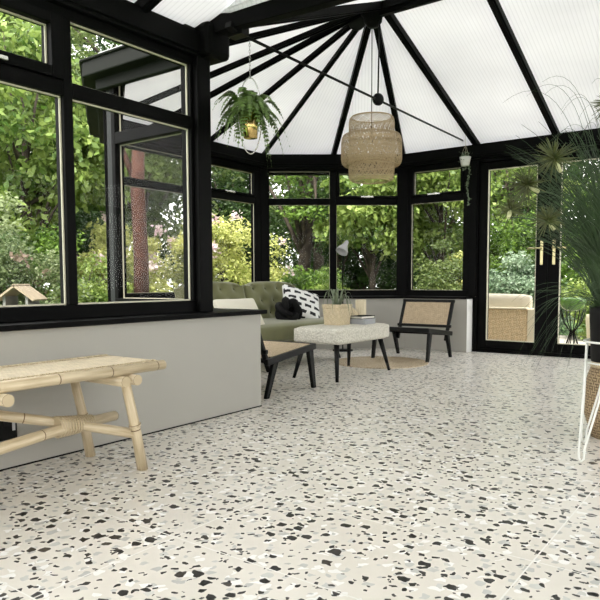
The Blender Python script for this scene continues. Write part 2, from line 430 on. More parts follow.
# walking direction: inside on the right-hand side ... n points to the outside
def sgn_facet(p0, p1, inside=(-.3, -1.0)):
    a, t, n, l = facet0(p0, p1)
    if (P(*inside)-a).dot(n) > 0: n = -n
    return a, t, n, l
facet = sgn_facet
BC, AB, AA, CW = (2.06, .78), (1.1, 2.05), (-.97, 2.05), (-1.9, .82)
IN = (-.3, -1.0)
def prism(name, pts, z0, z1, mat, **k):
    mb = MB(); mb.poly([P(a, b, z0) for a, b in pts], z1-z0)
    return mb.build(name, mat, **k)
# inner faces of the low walls (glazing line minus .2)
wC = prism('wall_far', [(2.14, -.06), (1.86, -.06), (1.86, .66), (1.97, .82), (2.14, .90)], 0, .555, 'wall_paint'); struct(wC)
wB = prism('wall_far_left', [(1.861, .662), (.97, 1.85), (1.10, 2.12), (2.12, .83), (1.96, .80)], 0, .555, 'wall_paint'); struct(wB)
wA = prism('wall_left_bay', [(.97, 1.85), (-.85, 1.85), (-.97, 2.13), (1.10, 2.13)], 0, .555, 'wall_paint'); struct(wA)
wH = prism('wall_near_bay', [(-.85, 1.85), (-1.62, .86), (-1.98, .86), (-1.0, 2.13)], 0, .555, 'wall_paint'); struct(wH)
wW2 = prism('wall_near_left', [(-1.58, .86), (-1.58, -.149), (-1.98, -.149), (-1.98, .86)], 0, .5549, 'wall_paint'); struct(wW2)
wW1 = prism('wall_left', [(-1.58, -.15), (AK, -.15), (AK, .10), (-1.58, .10)], 0, .555, 'wall_paint'); struct(wW1)
wR = prism('wall_right', [(2.14, BR), (AK, BR), (AK, BR-.2), (2.14, BR-.2)], 0, .555, 'wall_paint'); struct(wR)
wD = prism('wall_far_right', [(2.14, -2.5), (1.86, -2.5), (1.86, BR+.001), (2.14, BR+.001)], 0, .555, 'wall_paint'); struct(wD)
# black window boards on the low walls
def board(n, pts, z0=.556, z1=.580):
    o = prism('trim_%d' % n, pts, z0, z1, 'black_frame', bevel=.004); struct(o, None); return o
board(1, [(-1.55, -.18), (AK+.01, -.18), (AK+.01, .09), (-1.55, .09)])
board(2, [(-1.551, .091), (-1.551, .86), (-1.95, .86), (-1.95, .091)])
board(3, [(2.10, -.062), (1.83, -.062), (1.83, .645), (2.10, .80)])
board(4, [(1.829, .646), (.945, 1.825), (1.10, 2.09), (2.099, .801)])
board(5, [(.944, 1.825), (-.84, 1.825), (-.96, 2.09), (1.099, 2.09)])
board(6, [(-.841, 1.824), (-1.59, .861), (-1.95, .861), (-.97, 2.08)])
board(7, [(2.10, -2.5), (1.83, -2.5), (1.83, BR+.03), (2.10, BR+.03)])
board(8, [(1.829, BR+.03), (AK+.01, BR+.03), (AK+.01, BR-.1), (1.829, BR-.1)])

# ------------------------------------------------------------------ windows
TR0, TR1 = 1.600, 1.675
WZ0, WZ1 = .580, 2.02
def window(n, p0, p1, ops, vent=(), z0=WZ0, z1=WZ1, matf='black_frame', base=.645, head=1.97, TR0=1.60, TR1=1.672, inset_beads=True, cw=.032):
    """ops: list of (s0,s1) glass openings along the facet; vent: indexes whose top light opens"""
    a, t, nrm, l = facet(p0, p1, IN)
    root = empty('window_%d' % n, a+Z*z0); struct(root)
    inv = Matrix.Translation(-(a+Z*z0))
    def pc(s, d, z): return a+t*s+nrm*d+Z*z
    fr = MB()
    def slab(mb, s0, s1, za, zb, d0=-.035, d1=.035): mb.obox(pc((s0+s1)/2, (d0+d1)/2, (za+zb)/2), t, nrm, Z, (s1-s0)/2, (d1-d0)/2, (zb-za)/2)
    slab(fr, 0, l, z0, base); slab(fr, 0, l, head, z1)
    edges = [0]+[x for o in ops for x in o]+[l]
    for i in range(0, len(edges), 2): slab(fr, edges[i], edges[i+1], base, head)
    for (s0, s1) in ops: slab(fr, s0, s1, TR0, TR1)
    fr.build('frame', matf, root, mtx=inv, bevel=.004)
    for i, (s0, s1) in enumerate(ops):
        for top in (0, 1):
            za, zb = (base, TR0) if not top else (TR1, head)
            g0, g1, ga, gb = s0, s1, za, zb
            if top and i in vent:
                cs = MB()
                g0 += cw; g1 -= cw; ga += cw*.8; gb -= cw*.8
                slab(cs, s0, g0, za, zb, -.05, .03); slab(cs, g1, s1, za, zb, -.05, .03); slab(cs, g0, g1, za, ga, -.05, .03); slab(cs, g0, g1, gb, zb, -.05, .03)
                c = cs.build('casement', matf, root, mtx=inv, bevel=.004)
                hd = MB(); m_ = (g0+g1)/2
                slab(hd, m_-.09, m_+.05, za+.004, za+.020, -.075, -.058); slab(hd, m_-.012, m_+.014, za+.002, za+.026, -.062, -.048)
                hd.build('handle', 'chrome', c, mtx=inv, bevel=.003)
            pn = MB(); slab(pn, g0, g1, ga, gb, -.003, .003); pn.build('pane', 'glass', root, mtx=inv)
            if inset_beads:
                bd = MB(); w = .007 if n == 1 else .004
                slab(bd, g0, g0+w, ga, gb, -.012, -.004); slab(bd, g1-w, g1, ga, gb, -.012, -.004); slab(bd, g0, g1, ga, ga+w, -.012, -.004); slab(bd, g0, g1, gb-w, gb, -.012, -.004)
                bd.build('glazing_bead', 'cream_bead', root, mtx=inv)
    return root
# left wall, right-most pane ends at the corner post
lw = []
edges_a = [-1.98, -2.80, -3.62, -4.44, -5.26, -6.08]
# facet runs from post towards the camera
ops = []
for i in range(5):
    ops.append((.03+i*.775, .03+i*.775+.728))
window(1, (-1.985, .0), (AK, .0), ops, vent=(1, 3), head=1.915, z1=1.965, TR0=1.575, TR1=1.64, cw=.06)
window(2, (-1.9, .075), (-1.9, .752), [(.05, .642)])
window(3, (-1.86, .865), (-.93, 2.02), [(.06, .70), (.76, 1.42)])
window(4, (-.91, 2.05), (1.04, 2.05), [(.06, .93), (1.02, 1.85)], vent=(1,), head=1.955)
a, t, n_, l5 = facet(AB, BC)
window(5, (1.135, 2.003), (2.03, .83), [(-.0, .700), (.775, l5-.10)], vent=(1,))
window(6, (2.06, .735), (2.06, -.02), [(.065, .675)], vent=(0,))
window(7, (2.06, -1.66), (2.06, BR+.06), [(.06, .76), (.84, 1.54), (1.62, 2.28)])
window(8, (2.0, BR), (AK, BR), [(.06+i*.95, .93+i*.95) for i in range(9)])

# corner posts and door post
def post(n, a, b, w=.12, d=.12, rot=0., z0=.58, z1=2.02, mat='black_frame'):
    mb = MB(); mb.obox((0, 0, (z0+z1)/2), Vector((1, 0, 0)), Vector((0, 1, 0)), Z, w/2, d/2, (z1-z0)/2)
    o = mb.build('trim_%d' % n, mat, bevel=.006); p = P(a, b); o.location = (p.x, p.y, 0); o.rotation_euler = (0, 0, ANG+rot)
    return struct(o)
post(11, -1.945, -.005, .10, .13, z1=1.97)
post(12, -1.89, .785, .06, .06, .0, mat='grey_frame')
post(13, -.905, 2.03, .08, .08, .4)
post(14, 1.10, 2.04, .11, .11, -.4)
post(15, 2.05, .785, .12, .12, .4)
post(16, 2.06, -.055, .12, .085, z0=.58)
post(17, 2.06, -1.62, .12, .10, z0=0)
post(18, 2.06, BR, .14, .14)

# double doors
root = empty('door_1', P(2.06, -.10)); struct(root)
def dslab(mb, b0, b1, z0, z1, a0=-.03, a1=.04):
    p = P(2.06+(a0+a1)/2, (b0+b1)/2); mb.obox((p.x, p.y, (z0+z1)/2), AV, BV, Z, (a1-a0)/2, abs(b1-b0)/2, (z1-z0)/2)
def door(n, b0, b1, g0, g1, hb):
    root = empty('door_%d' % n, P(2.06, b0)); struct(root, ['black framed glass patio door, left leaf', 'black framed glass patio door, right leaf behind the tall grass plant'][n-1], 'door')
    inv = Matrix.Translation(-P(2.06, b0))
    fr = MB(); zt, zb = 1.885, .125
    dslab(fr, b0, g0, .035, 1.96); dslab(fr, g1, b1, .035, 1.96); dslab(fr, g0, g1, .035, zb); dslab(fr, g0, g1, zt, 1.96)
    fr.build('frame', 'black_frame', root, mtx=inv, bevel=.004)
    pn = MB(); dslab(pn, g0, g1, zb, zt, -.004, .002); pn.build('pane', 'glass', root, mtx=inv)
    bd = MB(); w = -.006
    dslab(bd, g0, g0+w, zb, zt, -.034, -.006); dslab(bd, g1-w, g1, zb, zt, -.034, -.006); dslab(bd, g0, g1, zb, zb+.008, -.034, -.006); dslab(bd, g0, g1, zt-.008, zt, -.034, -.006)
    bd.build('glazing_bead', 'cream_bead', root, mtx=inv)
    pl = MB(); dslab(pl, hb-.015, hb+.015, .90, 1.15, -.042, -.03); ho = pl.build('handle_plate', 'brass', root, mtx=inv, bevel=.006)
    s = 1 if n == 1 else -1
    lv = MB(); lv.tube([P(2.03, hb, 1.065), P(1.975, hb, 1.065), P(1.972, hb+s*.02, 1.065), P(1.972, hb+s*.125, 1.062)], .009, 8)
    lv.build('handle', 'brass', ho, mtx=inv)
bpy.data.objects.remove(root)
door(1, -.115, -.813, -.205, -.70, -.755)
door(2, -.815, -1.52, -.925, -1.42, -.872)
fr = MB(); dslab(fr, -.10, -.112, 0, 2.02, -.06, .06); dslab(fr, -1.525, -1.57, 0, 2.02, -.06, .06); dslab(fr, -.112, -1.525, 1.965, 2.02, -.06, .06); dslab(fr, -.112, -1.525, 0, .032, -.06, .06)
struct(fr.build('trim_19', 'black_frame', bevel=.004))
mb = MB(); dslab(mb, -.062, -.10, 0, .575, -.06, .06); struct(mb.build('trim_20', 'black_frame'))
# white plaster end of the low wall beside the doors
mb = MB(); dslab(mb, -.0601, -.066, 0, .555, -.20, -.062); struct(mb.build('trim_21', 'white_paint'))

# ------------------------------------------------------------------ roof
ceil = empty('ceiling', P(0, 0, HE)); struct(ceil, 'translucent ribbed white conservatory roof on black rafters', 'ceiling')
cinv = Matrix.Translation(-P(0, 0, HE))
def cpart(mb, name, mat, **k): return mb.build(name, mat, ceil, mtx=cinv, **k)
BOSS = P(0, 0, HB)
OE = .05      # panels start a little outside the glazing line
def roofpanel(pts, along):
    """pts world; ribs run along the given slope direction"""
    al = along.normalized(); nr = (pts[1]-pts[0]).cross(pts[2]-pts[0]).normalized(); sd = al.cross(nr).normalized()
    mb = MB(); b = len(mb.v); nn = nr if nr.z > 0 else -nr
    up = [p+nn*.025 for p in pts]; k = len(pts)
    for p in pts: mb.v.append(p)
    for p in up: mb.v.append(p)
    uv = [(p.dot(sd), p.dot(al)) for p in pts]
    mb.face(list(range(k)), uv); mb.face(list(reversed(range(k, 2*k))), list(reversed(uv)))
    for i in range(k):
        j = (i+1) % k; mb.face((i, k+i, k+j, j), [uv[i], uv[i], uv[j], uv[j]])
    return cpart(mb, 'roof_panel', 'polycarbonate')
def rafter(p, q, w=.055, h=.05, drop=.028, name='rafter'):
    mb = MB(); d = Z*drop; mb.bar(p-d, q-d, w, h)
    # narrow cap line under the bar as on glazing bars
    mb.bar(p-d-Z*(h/2+.006), q-d-Z*(h/2+.006), w*.45, .012)
    return cpart(mb, name, 'black_frame')
def edge_h(pt): return P(pt[0], pt[1], HE)
mid = lambda p, q: ((p[0]+q[0])/2, (p[1]+q[1])/2)
ring = [(2.10, -.0), (2.10, .80), mid((2.10, .80), (1.13, 2.09)), (1.13, 2.09), (.24, 2.09), (-.53, 2.09), (-1.0, 2.09), (-1.78, 1.053), (-1.94, .84), (-1.94, .0)]
for i in range(len(ring)-1):
    p, q = edge_h(ring[i]), edge_h(ring[i+1]); roofpanel([BOSS, p, q], (p+q)/2-BOSS)
for i_, r in enumerate(ring[1:-2]): rafter(BOSS, edge_h(r), *((.05, .05) if i_ < 2 else (.037, .034, .02)))
# straight slopes either side of the ridge
bs = [0, -.08, -.87, -1.66, -2.45, -3.24, BR]
for i in range(len(bs)-1):
    b0, b1 = bs[i], bs[i+1]
    for ae in (2.10, -1.94):
        roofpanel([P(0, b0, HB), P(ae, b0, HE), P(ae, b1, HE), P(0, b1, HB)], P(ae, b0, HE)-P(0, b0, HB))
    if i: rafter(P(0, b0, HB), P(2.10, b0, HE)); rafter(P(0, b0, HB), P(-1.94, b0, HE))
mb = MB(); mb.bar(P(0, .03, HB-.03), P(0, BR, HB-.03), .10, .10); mb.bar(P(0, .03, HB-.09), P(0, BR, HB-.09), .05, .04); cpart(mb, 'ridge_beam', 'black_frame', bevel=.004)
# near wing: rises away from the left wall, ridge, falls to the right wall
BM = BR/2; HEN = 2.075; HW = HEN+.36*abs(BM)
as_ = [-1.94, -2.36, -3.04, -3.72, -4.40, -5.08, -5.76, AK]
for i in range(len(as_)-1):
    a0, a1 = as_[i], as_[i+1]
    for be, in ((.05,), (BR,)):
        roofpanel([P(a0, BM, HW), P(a0, be, HEN), P(a1, be, HEN), P(a1, BM, HW)], P(a0, be, HEN)-P(a0, BM, HW))
    if i:
        rafter(P(a0, BM, HW), P(a0, .05, HEN)); rafter(P(a0, BM, HW), P(a0, BR, HEN))
mb = MB(); mb.bar(P(-1.94, BM, HW-.03), P(AK, BM, HW-.03), .10, .10); cpart(mb, 'ridge_beam', 'black_frame')
# gables
gp = MB()
for da in (0, -.02):
    pass
def gable(pts, along=Z):
    nr = (pts[1]-pts[0]).cross(pts[2]-pts[0]).normalized(); mb = MB(); k = len(pts)
    sd = nr.cross(Z).normalized(); uv = [(p.dot(sd), p.z) for p in pts]
    for p in pts: mb.v.append(p)
    for p in pts: mb.v.append(p+nr*.02)
    mb.face(list(range(k)), uv); mb.face(list(reversed(range(k, 2*k))), list(reversed(uv)))
    for i in range(k): j = (i+1) % k; mb.face((i, j, k+j, k+i), [uv[i], uv[j], uv[j], uv[i]])
    return cpart(mb, 'gable_panel', 'polycarbonate')
gable([P(-1.945, -.26, 2.168), P(-1.945, BR+.26, 2.168), P(-1.945, BM, HW)])
gable([P(2.1, BR, HE), P(-1.94, BR, HE), P(0, BR, HB)])
# eaves ring beam
def eave(p0, p1, w=.14, z0=2.0, z1=HE-.004, inn=.03, name='eaves_beam'):
    mb = MB(); a, t, n, l = facet(p0, p1, IN)
    mb.obox(a+t*(l/2)-n*inn+Z*((z0+z1)/2), t, n, Z, l/2+.03, w/2, (z1-z0)/2)
    mb.obox(a+t*(l/2)-n*(inn+w/2)+Z*(z0+.035), t, n, Z, l/2+.01, .012, .012)
    return cpart(mb, name, 'black_frame', bevel=.005)
eave((2.06, BR), (2.06, .78)); eave((2.06, .78), (1.1, 2.05)); eave((1.1, 2.05), (-.97, 2.05)); eave((-.97, 2.05), (-1.9, .82)); eave((-1.9, .82), (-1.9, .0))
eave((-1.9, -.0), (AK, 0)) if False else None
mb = MB(); c = (P(-1.86, 0)+P(AK, 0))/2; ln = AK*-1-1.86
mb.obox((c.x, c.y, 2.028), AV, BV, Z, ln/2, .085, .055); mb.obox((c.x, c.y, 1.968), AV, BV, Z, ln/2, .07, .012); cpart(mb, 'eaves_beam', 'black_frame', bevel=.008)
mb = MB(); a_, t_, n_, l_ = facet((-1.58, -.15), (AK, -.15)); mb.obox(a_+t_*(l_/2)-n_*.003+Z*.0025, t_, n_, Z, l_/2, .003, .0025); struct(mb.build('shadow_gap_left', 'black_frame'))  # thin strip coloured black to stand for the shadow gap under the wall
# corner block above the post
mb = MB(); c = P(-1.90, -.03); mb.obox((c.x, c.y, 2.045), AV, BV, Z, .09, .12, .09); cpart(mb, 'corner_block', 'black_frame', bevel=.03)
# deep beam carrying the valley across the opening
mb = MB(); mb.bar(P(-1.93, .0, 2.118), P(-1.62, BR, 2.118), .06, .092); cpart(mb, 'valley_beam', 'black_frame', bevel=.004)
mb = MB(); c = (P(2.1, BR)+P(AK, BR))/2; mb.obox((c.x, c.y, 2.08), AV, BV, Z, 4.35, .08, .068); cpart(mb, 'eaves_beam', 'black_frame')
mb = MB(); c = P(AK+.05, BR/2); mb.obox((c.x, c.y, 2.08), AV, BV, Z, .05, 2.0, .068); cpart(mb, 'eaves_beam', 'black_frame')
# finial boss
mb = MB(); mb.lathe([(.0, -.17), (.04, -.165), (.07, -.13), (.075, -.09), (.095, -.07), (.10, -.02), (.10, .02)], P(0, 0, HB-.01), 28, caps=False); bo = cpart(mb, 'roof_boss', 'black_frame')
mb = MB(); c = P(-.02, .13, HB-.10); mb.lathe([(.07, -.015), (.078, 0), (.07, .015)], c, 24, axis=(-AV*1.0-BV*.2+Z*-.2)); cpart(mb, 'boss_disc', 'lead_grey')
# exterior gutter and fascia of the bay (seen through the left windows)
for k, (p0, p1) in enumerate([((-1.9, .0), (-1.9, .82)), ((-1.9, .82), (-.97, 2.05)), ((-.97, 2.05), (1.1, 2.05)), ((1.1, 2.05), (2.06, .78)), ((2.06, .78), (2.06, BR))]):
    a, t, n, l = facet(p0, p1, IN); mb = MB()
    mb.obox(a+t*(l/2)+n*.10+Z*2.05, t, n, Z, l/2+.045, .05, .045)
    mb.obox(a+t*(l/2)+n*.10+Z*2.10, t, n, Z, l/2+.055, .065, .008)
    mb.obox(a+t*(l/2)+n*.05+Z*1.99, t, n, Z, l/2+.03, .02, .05)
    cpart(mb, 'gutter', 'lead_grey', bevel=.01)

# tie rod, its hook and pulley
tr0, tr1 = Vector((-.322, 3.50, 2.065)), P(2.0, .055, 2.205)
tr = empty('tie_rod', (tr0+tr1)/2); tag(tr, 'thin black steel tie rod crossing the roof above the rattan pendant', 'tie rod')
tinv = Matrix.Translation(-(tr0+tr1)/2)
mb = MB(); mb.tube([tr0, tr1], .009, 8); mb.build('rod', 'black_iron', tr, mtx=tinv)
mb = MB(); mb.obox(tr0, AV, BV, Z, .03, .05, .02); mb.bar(tr0, tr0-AV*.08+Z*.02, .04, .03); mb.build('bracket', 'black_iron', tr, mtx=tinv)
hc = tr0+(tr1-tr0)*.452
mb = MB(); mb.tube([hc+Z*.045, P(0, -.06, HB-.1)], .006, 6); mb.build('hanger', 'black_iron', tr, mtx=tinv)
mb = MB(); mb.lathe([(.0, -.028), (.025, -.025), (.042, -.018), (.047, 0), (.042, .018), (.025, .025), (.0, .028)], hc+Vector((0, -.012, 0)), 24, axis=Vector((.5, -.85, 0)), caps=False); pb = mb.build('boss', 'black_iron', tr, mtx=tinv)
def rod_at(f): return tr0+(tr1-tr0)*f

# ------------------------------------------------------------------ exterior ground
mb = MB(); mb.poly([(-30, -12, -.16), (30, -12, -.16), (30, 40, -.16), (-30, 40, -.16)]); g = mb.build('lawn', 'lawn'); struct(g, 'green lawn outside the conservatory', 'lawn')
mb = MB(); mb.poly([P(2.15, 1.6, -.15), P(2.15, -6, -.15), P(5.0, -6, -.15), P(5.0, 1.6, -.15)], .12); g = mb.build('patio', 'patio'); struct(g, 'pale stone patio beyond the glass doors', 'patio')

# ------------------------------------------------------------------ furniture
def place(o, a, b, h=0., rot=0.):
    o.location = P(a, b, h); o.rotation_euler = (0, 0, ANG+rot); return o
X_, Y_ = Vector((1, 0, 0)), Vector((0, 1, 0))

# bamboo bench : local x along a, y along b, origin at its middle
def bench():
    r = empty('bamboo_bench', (0, 0, 0)); tag(r, 'pale bamboo bench with lashed crossed poles against the low wall', 'bench')
    # top frame poles
    L0, L1, y0, y1, zt = -.56, .56, -.185, .185, .412
    mb = MB(); 
    for yy in (y0, y1): mb.tube([(L0-.02, yy, zt), (L1+.0, yy, zt)], .0195, 14)
    for xx in (L0, L1-.02): mb.tube([(xx, y0-.0, zt), (xx, y1+.0, zt)], .0185, 14)
    mb.build('top_frame', 'bamboo', r)
    mb = MB(); mb.box(L0, L1-.02, y0+.005, y1-.005, zt+.002, zt+.016); mb.build('woven_top', 'bench_mat', r)
    mb = MB()
    for yy in (y0+.03, y1-.03): mb.tube([(L0, yy, zt+.018), (L1-.02, yy, zt+.018)], .004, 6)
    for k in range(40):
        x = L0+.02+k*(L1-L0-.05)/39
        for yy in (y0+.03, y1-.03): mb.box(x, x+.008, yy-.010, yy+.010, zt+.016, zt+.022)
    mb.build('edge_binding', 'bench_mat', r)
    for sx, xs in ((1, (.40, .345)), (-1, (-.40, -.345))):
        for x in xs+((-.12,) if sx < 0 else ()):
            mb = MB(); mb.tube([(x, y0-.035, zt-.041), (x, y1+.02, zt-.041)], .0205, 14); mb.build('cross_pole', 'bamboo', r)
        for yy in (y0+.015, y1-.015):
            mb = MB(); mb.tube([(sx*.375, yy, zt-.03), (sx*.42, yy, .19), (sx*.455, yy, .0)], [.0185, .020, .0215], 14)
            mb.tube([(sx*.420, yy, .190), (sx*.4225, yy, .180)], .0235, 14)
            mb.build('leg', 'bamboo', r)
    # crossing poles and lashing (near the right-hand trestle)
    mb = MB(); mb.tube([(.425, y0+.02, .150), (.27, .02, .192), (-.42, .15, .385)], .0195, 14); mb.build('brace', 'bamboo', r)
    mb = MB(); mb.tube([(.52, .085, .175), (.27, .0, .192), (-.42, -.165, .18)], .0205, 14); mb.build('brace', 'bamboo', r)
    mb = MB(); mb.tube([(.36, .035, .187), (.29, .012, .191), (.19, .0, .197)], [.026, .032, .039], 14)
    for k in range(14):
        x = .19+k*.0125; rr = .040-k*.001; mb.tube([(x, .003+.15*max(0, x-.27)+rr*math.cos(q), .197-(x-.19)*.06+rr*math.sin(q)) for q in [i*2*PI/14 for i in range(14)]], .0038, 5, closed=True)
    mb.build('lashing', 'bamboo', r)
    return r
place(bench(), -3.31, -.425)

# lounge chair: local +x = facing direction, y = width, origin on the floor below the seat middle
def lounge_chair(name, label, BH=.545):
    r = empty(name, (0, 0, 0)); tag(r, label, 'chair')
    W = .29
    # seat frame slopes down to the back
    f, k, zf, zk = .27, -.25, .295, .235
    sl = lambda x: zk+(zf-zk)*(x-k)/(f-k)
    fr = MB()
    for s in (-1, 1): fr.bar((k-.02, s*W, sl(k-.02)), (f, s*W, sl(f)), .028, .042)
    fr.bar((f-.014, -W, sl(f)), (f-.014, W, sl(f)), .03, .042); fr.bar((k+.05, -W, sl(k+.05)-.006), (k+.05, W, sl(k+.05)-.006), .028, .032)
    fr.build('seat_frame', 'black_wood', r, bevel=.006)
    st = MB(); q = [(k+.06, -W+.02), (f-.03, -W+.02), (f-.03, W-.02), (k+.06, W-.02)]
    st.poly([(x, y, sl(x)+.006) for x, y in q], .014, lambda v: (v.x, v.y)); st.build('cane_seat', 'cane', r)
    # legs: front splay forward, rear splay back; each with its own taper
    for s in (-1, 1):
        for x0, x1, z0 in ((.21, .262, sl(.21)), (-.17, -.262, sl(-.17))):
            mb = MB(); y = s*(W-.005)
            a0, a1 = Vector((x0, y, z0)), Vector((x1, y, 0.0))
            b = len(mb.v)
            for c, hw, hy in ((a1, .017, .013), (a0, .027, .016)):
                for dx, dy in ((-1, -1), (1, -1), (1, 1), (-1, 1)): mb.v.append(c+Vector((dx*hw, dy*hy, 0)))
            mb.face((b+3, b+2, b+1, b)); mb.face((b+4, b+5, b+6, b+7))
            for i in range(4): j = (i+1) % 4; mb.face((b+i, b+j, b+4+j, b+4+i))
            mb.build('leg', 'black_wood', r, bevel=.004)
    # reclined back
    bl = Vector((-.20, 0, .165)); tp = Vector((-.365, 0, BH))
    bk = MB(); up = X_
    for s in (-1, 1): bk.bar(bl+Y_*s*(W-.03), tp+Y_*s*(W-.03), .026, .034, up=Y_)
    lo = bl.lerp(tp, .36)
    bk.bar(tp-Y_*W*.97, tp+Y_*W*.97, .03, .028); bk.bar(lo-Y_*W, lo+Y_*W, .028, .028)
    bk.build('back_frame', 'black_wood', r, bevel=.005)
    cn = MB(); d = (tp-lo).normalized(); m_ = (lo+tp)/2; nn = d.cross(Y_)
    cn.obox(m_, Y_, d, nn, W-.035, (tp-lo).length/2-.008, .006); cn.build('cane_back', 'cane', r)
    return r
place(lounge_chair('lounge_chair', 'low black lounge chair with cane seat half hidden behind the low wall end', .54), -1.115, .26, 0, 0)
place(lounge_chair('lounge_chair', 'low black lounge chair with cane backrest standing alone by the far wall'), 1.13, .20, 0, PI)

# ottoman bench
r = empty('ottoman_bench', (0, 0, 0)); tag(r, 'cream boucle upholstered bench on black splayed wooden legs', 'ottoman')
sb = softbox(.81, .42, .125, seg=12, puff=.006, r=.03); sb.build('cushion', 'boucle', r, loc=(0, 0, .335))
for sx in (-1, 1):
    for sy in (-1, 1):
        mb = MB(); mb.tube([(sx*.33, sy*.15, .275), (sx*.40, sy*.20, 0)], [.022, .012], 12); mb.build('leg', 'black_wood', r)
place(r, -.165, .165)

# things on the ottoman
OT = .4005
def up_basket():
    r = empty('basket_planter', (0, 0, 0)); tag(r, 'square woven seagrass basket holding a plant on the cream bench', 'planter')
    mb = MB(); w0, w1, h = .088, .098, .165
    b = 0; ring_ = []
    prof = [(w0, 0), (w1, h-.03), (w1+.006, h-.028), (w1+.008, h), (w1-.006, h), (w1-.008, h-.03)]
    for w_, z in prof:
        for dx, dy in ((-1, -1), (1, -1), (1, 1), (-1, 1)): mb.v.append(Vector((dx*w_, dy*w_, z)))
    for i in range(len(prof)-1):
        for k in range(4):
            l = (k+1) % 4; w_ = prof[i+1][0]
            mb.face((i*4+k, i*4+l, (i+1)*4+l, (i+1)*4+k), [(-w_, prof[i][1]), (w_, prof[i][1]), (w_, prof[i+1][1]), (-w_, prof[i+1][1])])
    mb.face((3, 2, 1, 0)); mb.build('basket', 'seagrass', r, bevel=.006)
    mb = MB(); mb.box(-.088, .088, -.088, .088, .12, .135); mb.build('soil', 'soil', r)
    mb = MB()
    for k in range(9):
        a = k*2*PI/9+rng.uniform(-.3, .3); rr = rng.uniform(.10, .21); hh = rng.uniform(.12, .20); dx, dy = math.cos(a), math.sin(a)
        strip(mb, Vector((dx*.02, dy*.02, .13)), Vector((dx, dy, 0)), rr, hh, .022, droop=.22)
    mb.build('foliage', 'greygreen_leaf', r)
    return r
def strip(mb, base, dirn, reach, height, width, droop=.1, n=8, tipw=.25):
    """an arching leaf, V folded"""
    side = Z.cross(dirn).normalized(); b = len(mb.v)
    for i in range(n+1):
        t = i/n; c = base+dirn*reach*t+Z*(height*math.sin(min(t*1.25, 1)*PI/2)-droop*max(0, t-.45)**2*3.2)
        w_ = width*(math.sin(PI*min(1, .12+.88*t)**.7)*.9+.1)*(1 if t < 1 else tipw*.2)
        mb.v += [c-side*w_/2+Z*w_*.2, c, c+side*w_/2+Z*w_*.2]
        if i:
            q = b+(i-1)*3
            mb.face((q, q+1, q+4, q+3), None, True); mb.face((q+1, q+2, q+5, q+4), None, True)
bk_ = up_basket(); place(bk_, -.235, .18, OT); bk_.scale = (.84, .84, 1)
r = empty('wicker_orb', (0, 0, 0)); tag(r, 'small round tan wicker ball behind the seagrass basket', 'ornament')
mb = MB(); mb.lathe([(.02, .0), (.055, .018), (.078, .05), (.078, .085), (.05, .12), (.02, .132), (.008, .134)], (0, 0, 0), 20); o = mb.build('ball', 'seagrass', r); place(r, .05, .255, OT)
def book(mat, label, w, l, h, a, b, z, rot):
    w, l = w*.85, l*.85
    r = empty('book', (0, 0, 0)); tag(r, label, 'book')
    mb = MB(); mb.box(-l/2, l/2, -w/2, w/2, 0, .004); mb.box(-l/2, l/2, -w/2, w/2, h-.004, h); mb.box(-l/2, l/2, w/2-.004, w/2, .004, h-.004); mb.build('cover', mat, r)
    mb = MB(); mb.box(-l/2+.005, l/2-.005, -w/2+.005, w/2-.0045, .0045, h-.0045); mb.build('pages', 'page_white' if mat != 'book_grey' else 'book_grey', r)
    place(r, a, b, z, rot)
book('book_grey', 'thick grey book at the bottom of the stack on the cream bench', .17, .25, .042, .0, .085, OT, .1)
book('black_cloth', 'thin black book on top of the grey book', .15, .22, .024, .0, .09, OT+.0425, -.06)

# jute rug
mb = MB(); prof = [(.0, .0)]
for k in range(22): prof.append((.02+k*.0195, .004+.003*(k % 2)))
prof.append((.43, 0)); mb.lathe(prof, (0, 0, 0), 48, caps=False)
b_ = [((math.hypot(v.x, v.y)), math.atan2(v.y, v.x)*.2) for v in mb.v]
mb.uv = [[b_[i] for i in f] for f in mb.f]
rug = mb.build('round_rug', 'jute', loc=P(.64, .27, .001)); tag(rug, 'small round flat jute rug under the far lounge chair', 'rug')

# sofa: local x along its length (a), -y is the front
r = empty('tufted_sofa', (0, 0, 0)); tag(r, 'olive green velvet sofa with button tufted back below the windows', 'sofa')
HL = .81
sc_ = softbox(2*HL, .72, .15, seg=14, puff=.015, r=.045); sc_.build('seat', 'green_velvet', r, loc=(0, -.06, .315))
mb = softbox(2*HL-.04, .66, .06, seg=6, r=.02); mb.build('base', 'green_velvet', r, loc=(0, -.04, .215))
TL = math.radians(-16)
for s in (-1, 1):
    cx = s*HL/2; btn = []
    for j, zz in enumerate((-.10, .02, .14)):
        for i in range(4):
            x = -.27+i*.18+(.0 if j % 2 else .0)
            if j % 2: x += .09
            if abs(x) < .36: btn.append((x, zz))
    def dim(q, btn=btn):
        if q.y < 0:
            for bx_, bz_ in btn:
                dd = ((q.x-bx_)**2+(q.z-bz_)**2)**.5; q.y += .035*math.exp(-(dd/.042)**2)
        if q.z > .18: q.z -= .05*(abs(q.x)/.4)**4
        return q
    bk = softbox(.80, .13, .43, seg=26, r=.05, func=dim)
    mt = Matrix.Rotation(TL, 4, 'X')
    o = bk.build('back_cushion', 'green_velvet', r, mtx=mt, loc=(cx, .265, .535))
    for bx_, bz_ in btn:
        mb = MB(); mb.lathe([(.0, -.004), (.011, -.002), (.011, .002), (.0, .006)], (bx_, -.034, bz_), 10, axis=-Y_, caps=False)
        mb.build('button', 'green_button', o, mtx=mt)
for sx in (-1, 1):
    for sy in (-.32, .20):
        mb = MB(); mb.tube([(sx*.68, sy*.9, .19), (sx*.74, sy, 0)], [.014, .009], 8); mb.build('leg', 'black_iron', r)
sofa = place(r, 0.0, 1.10, 0, 0)

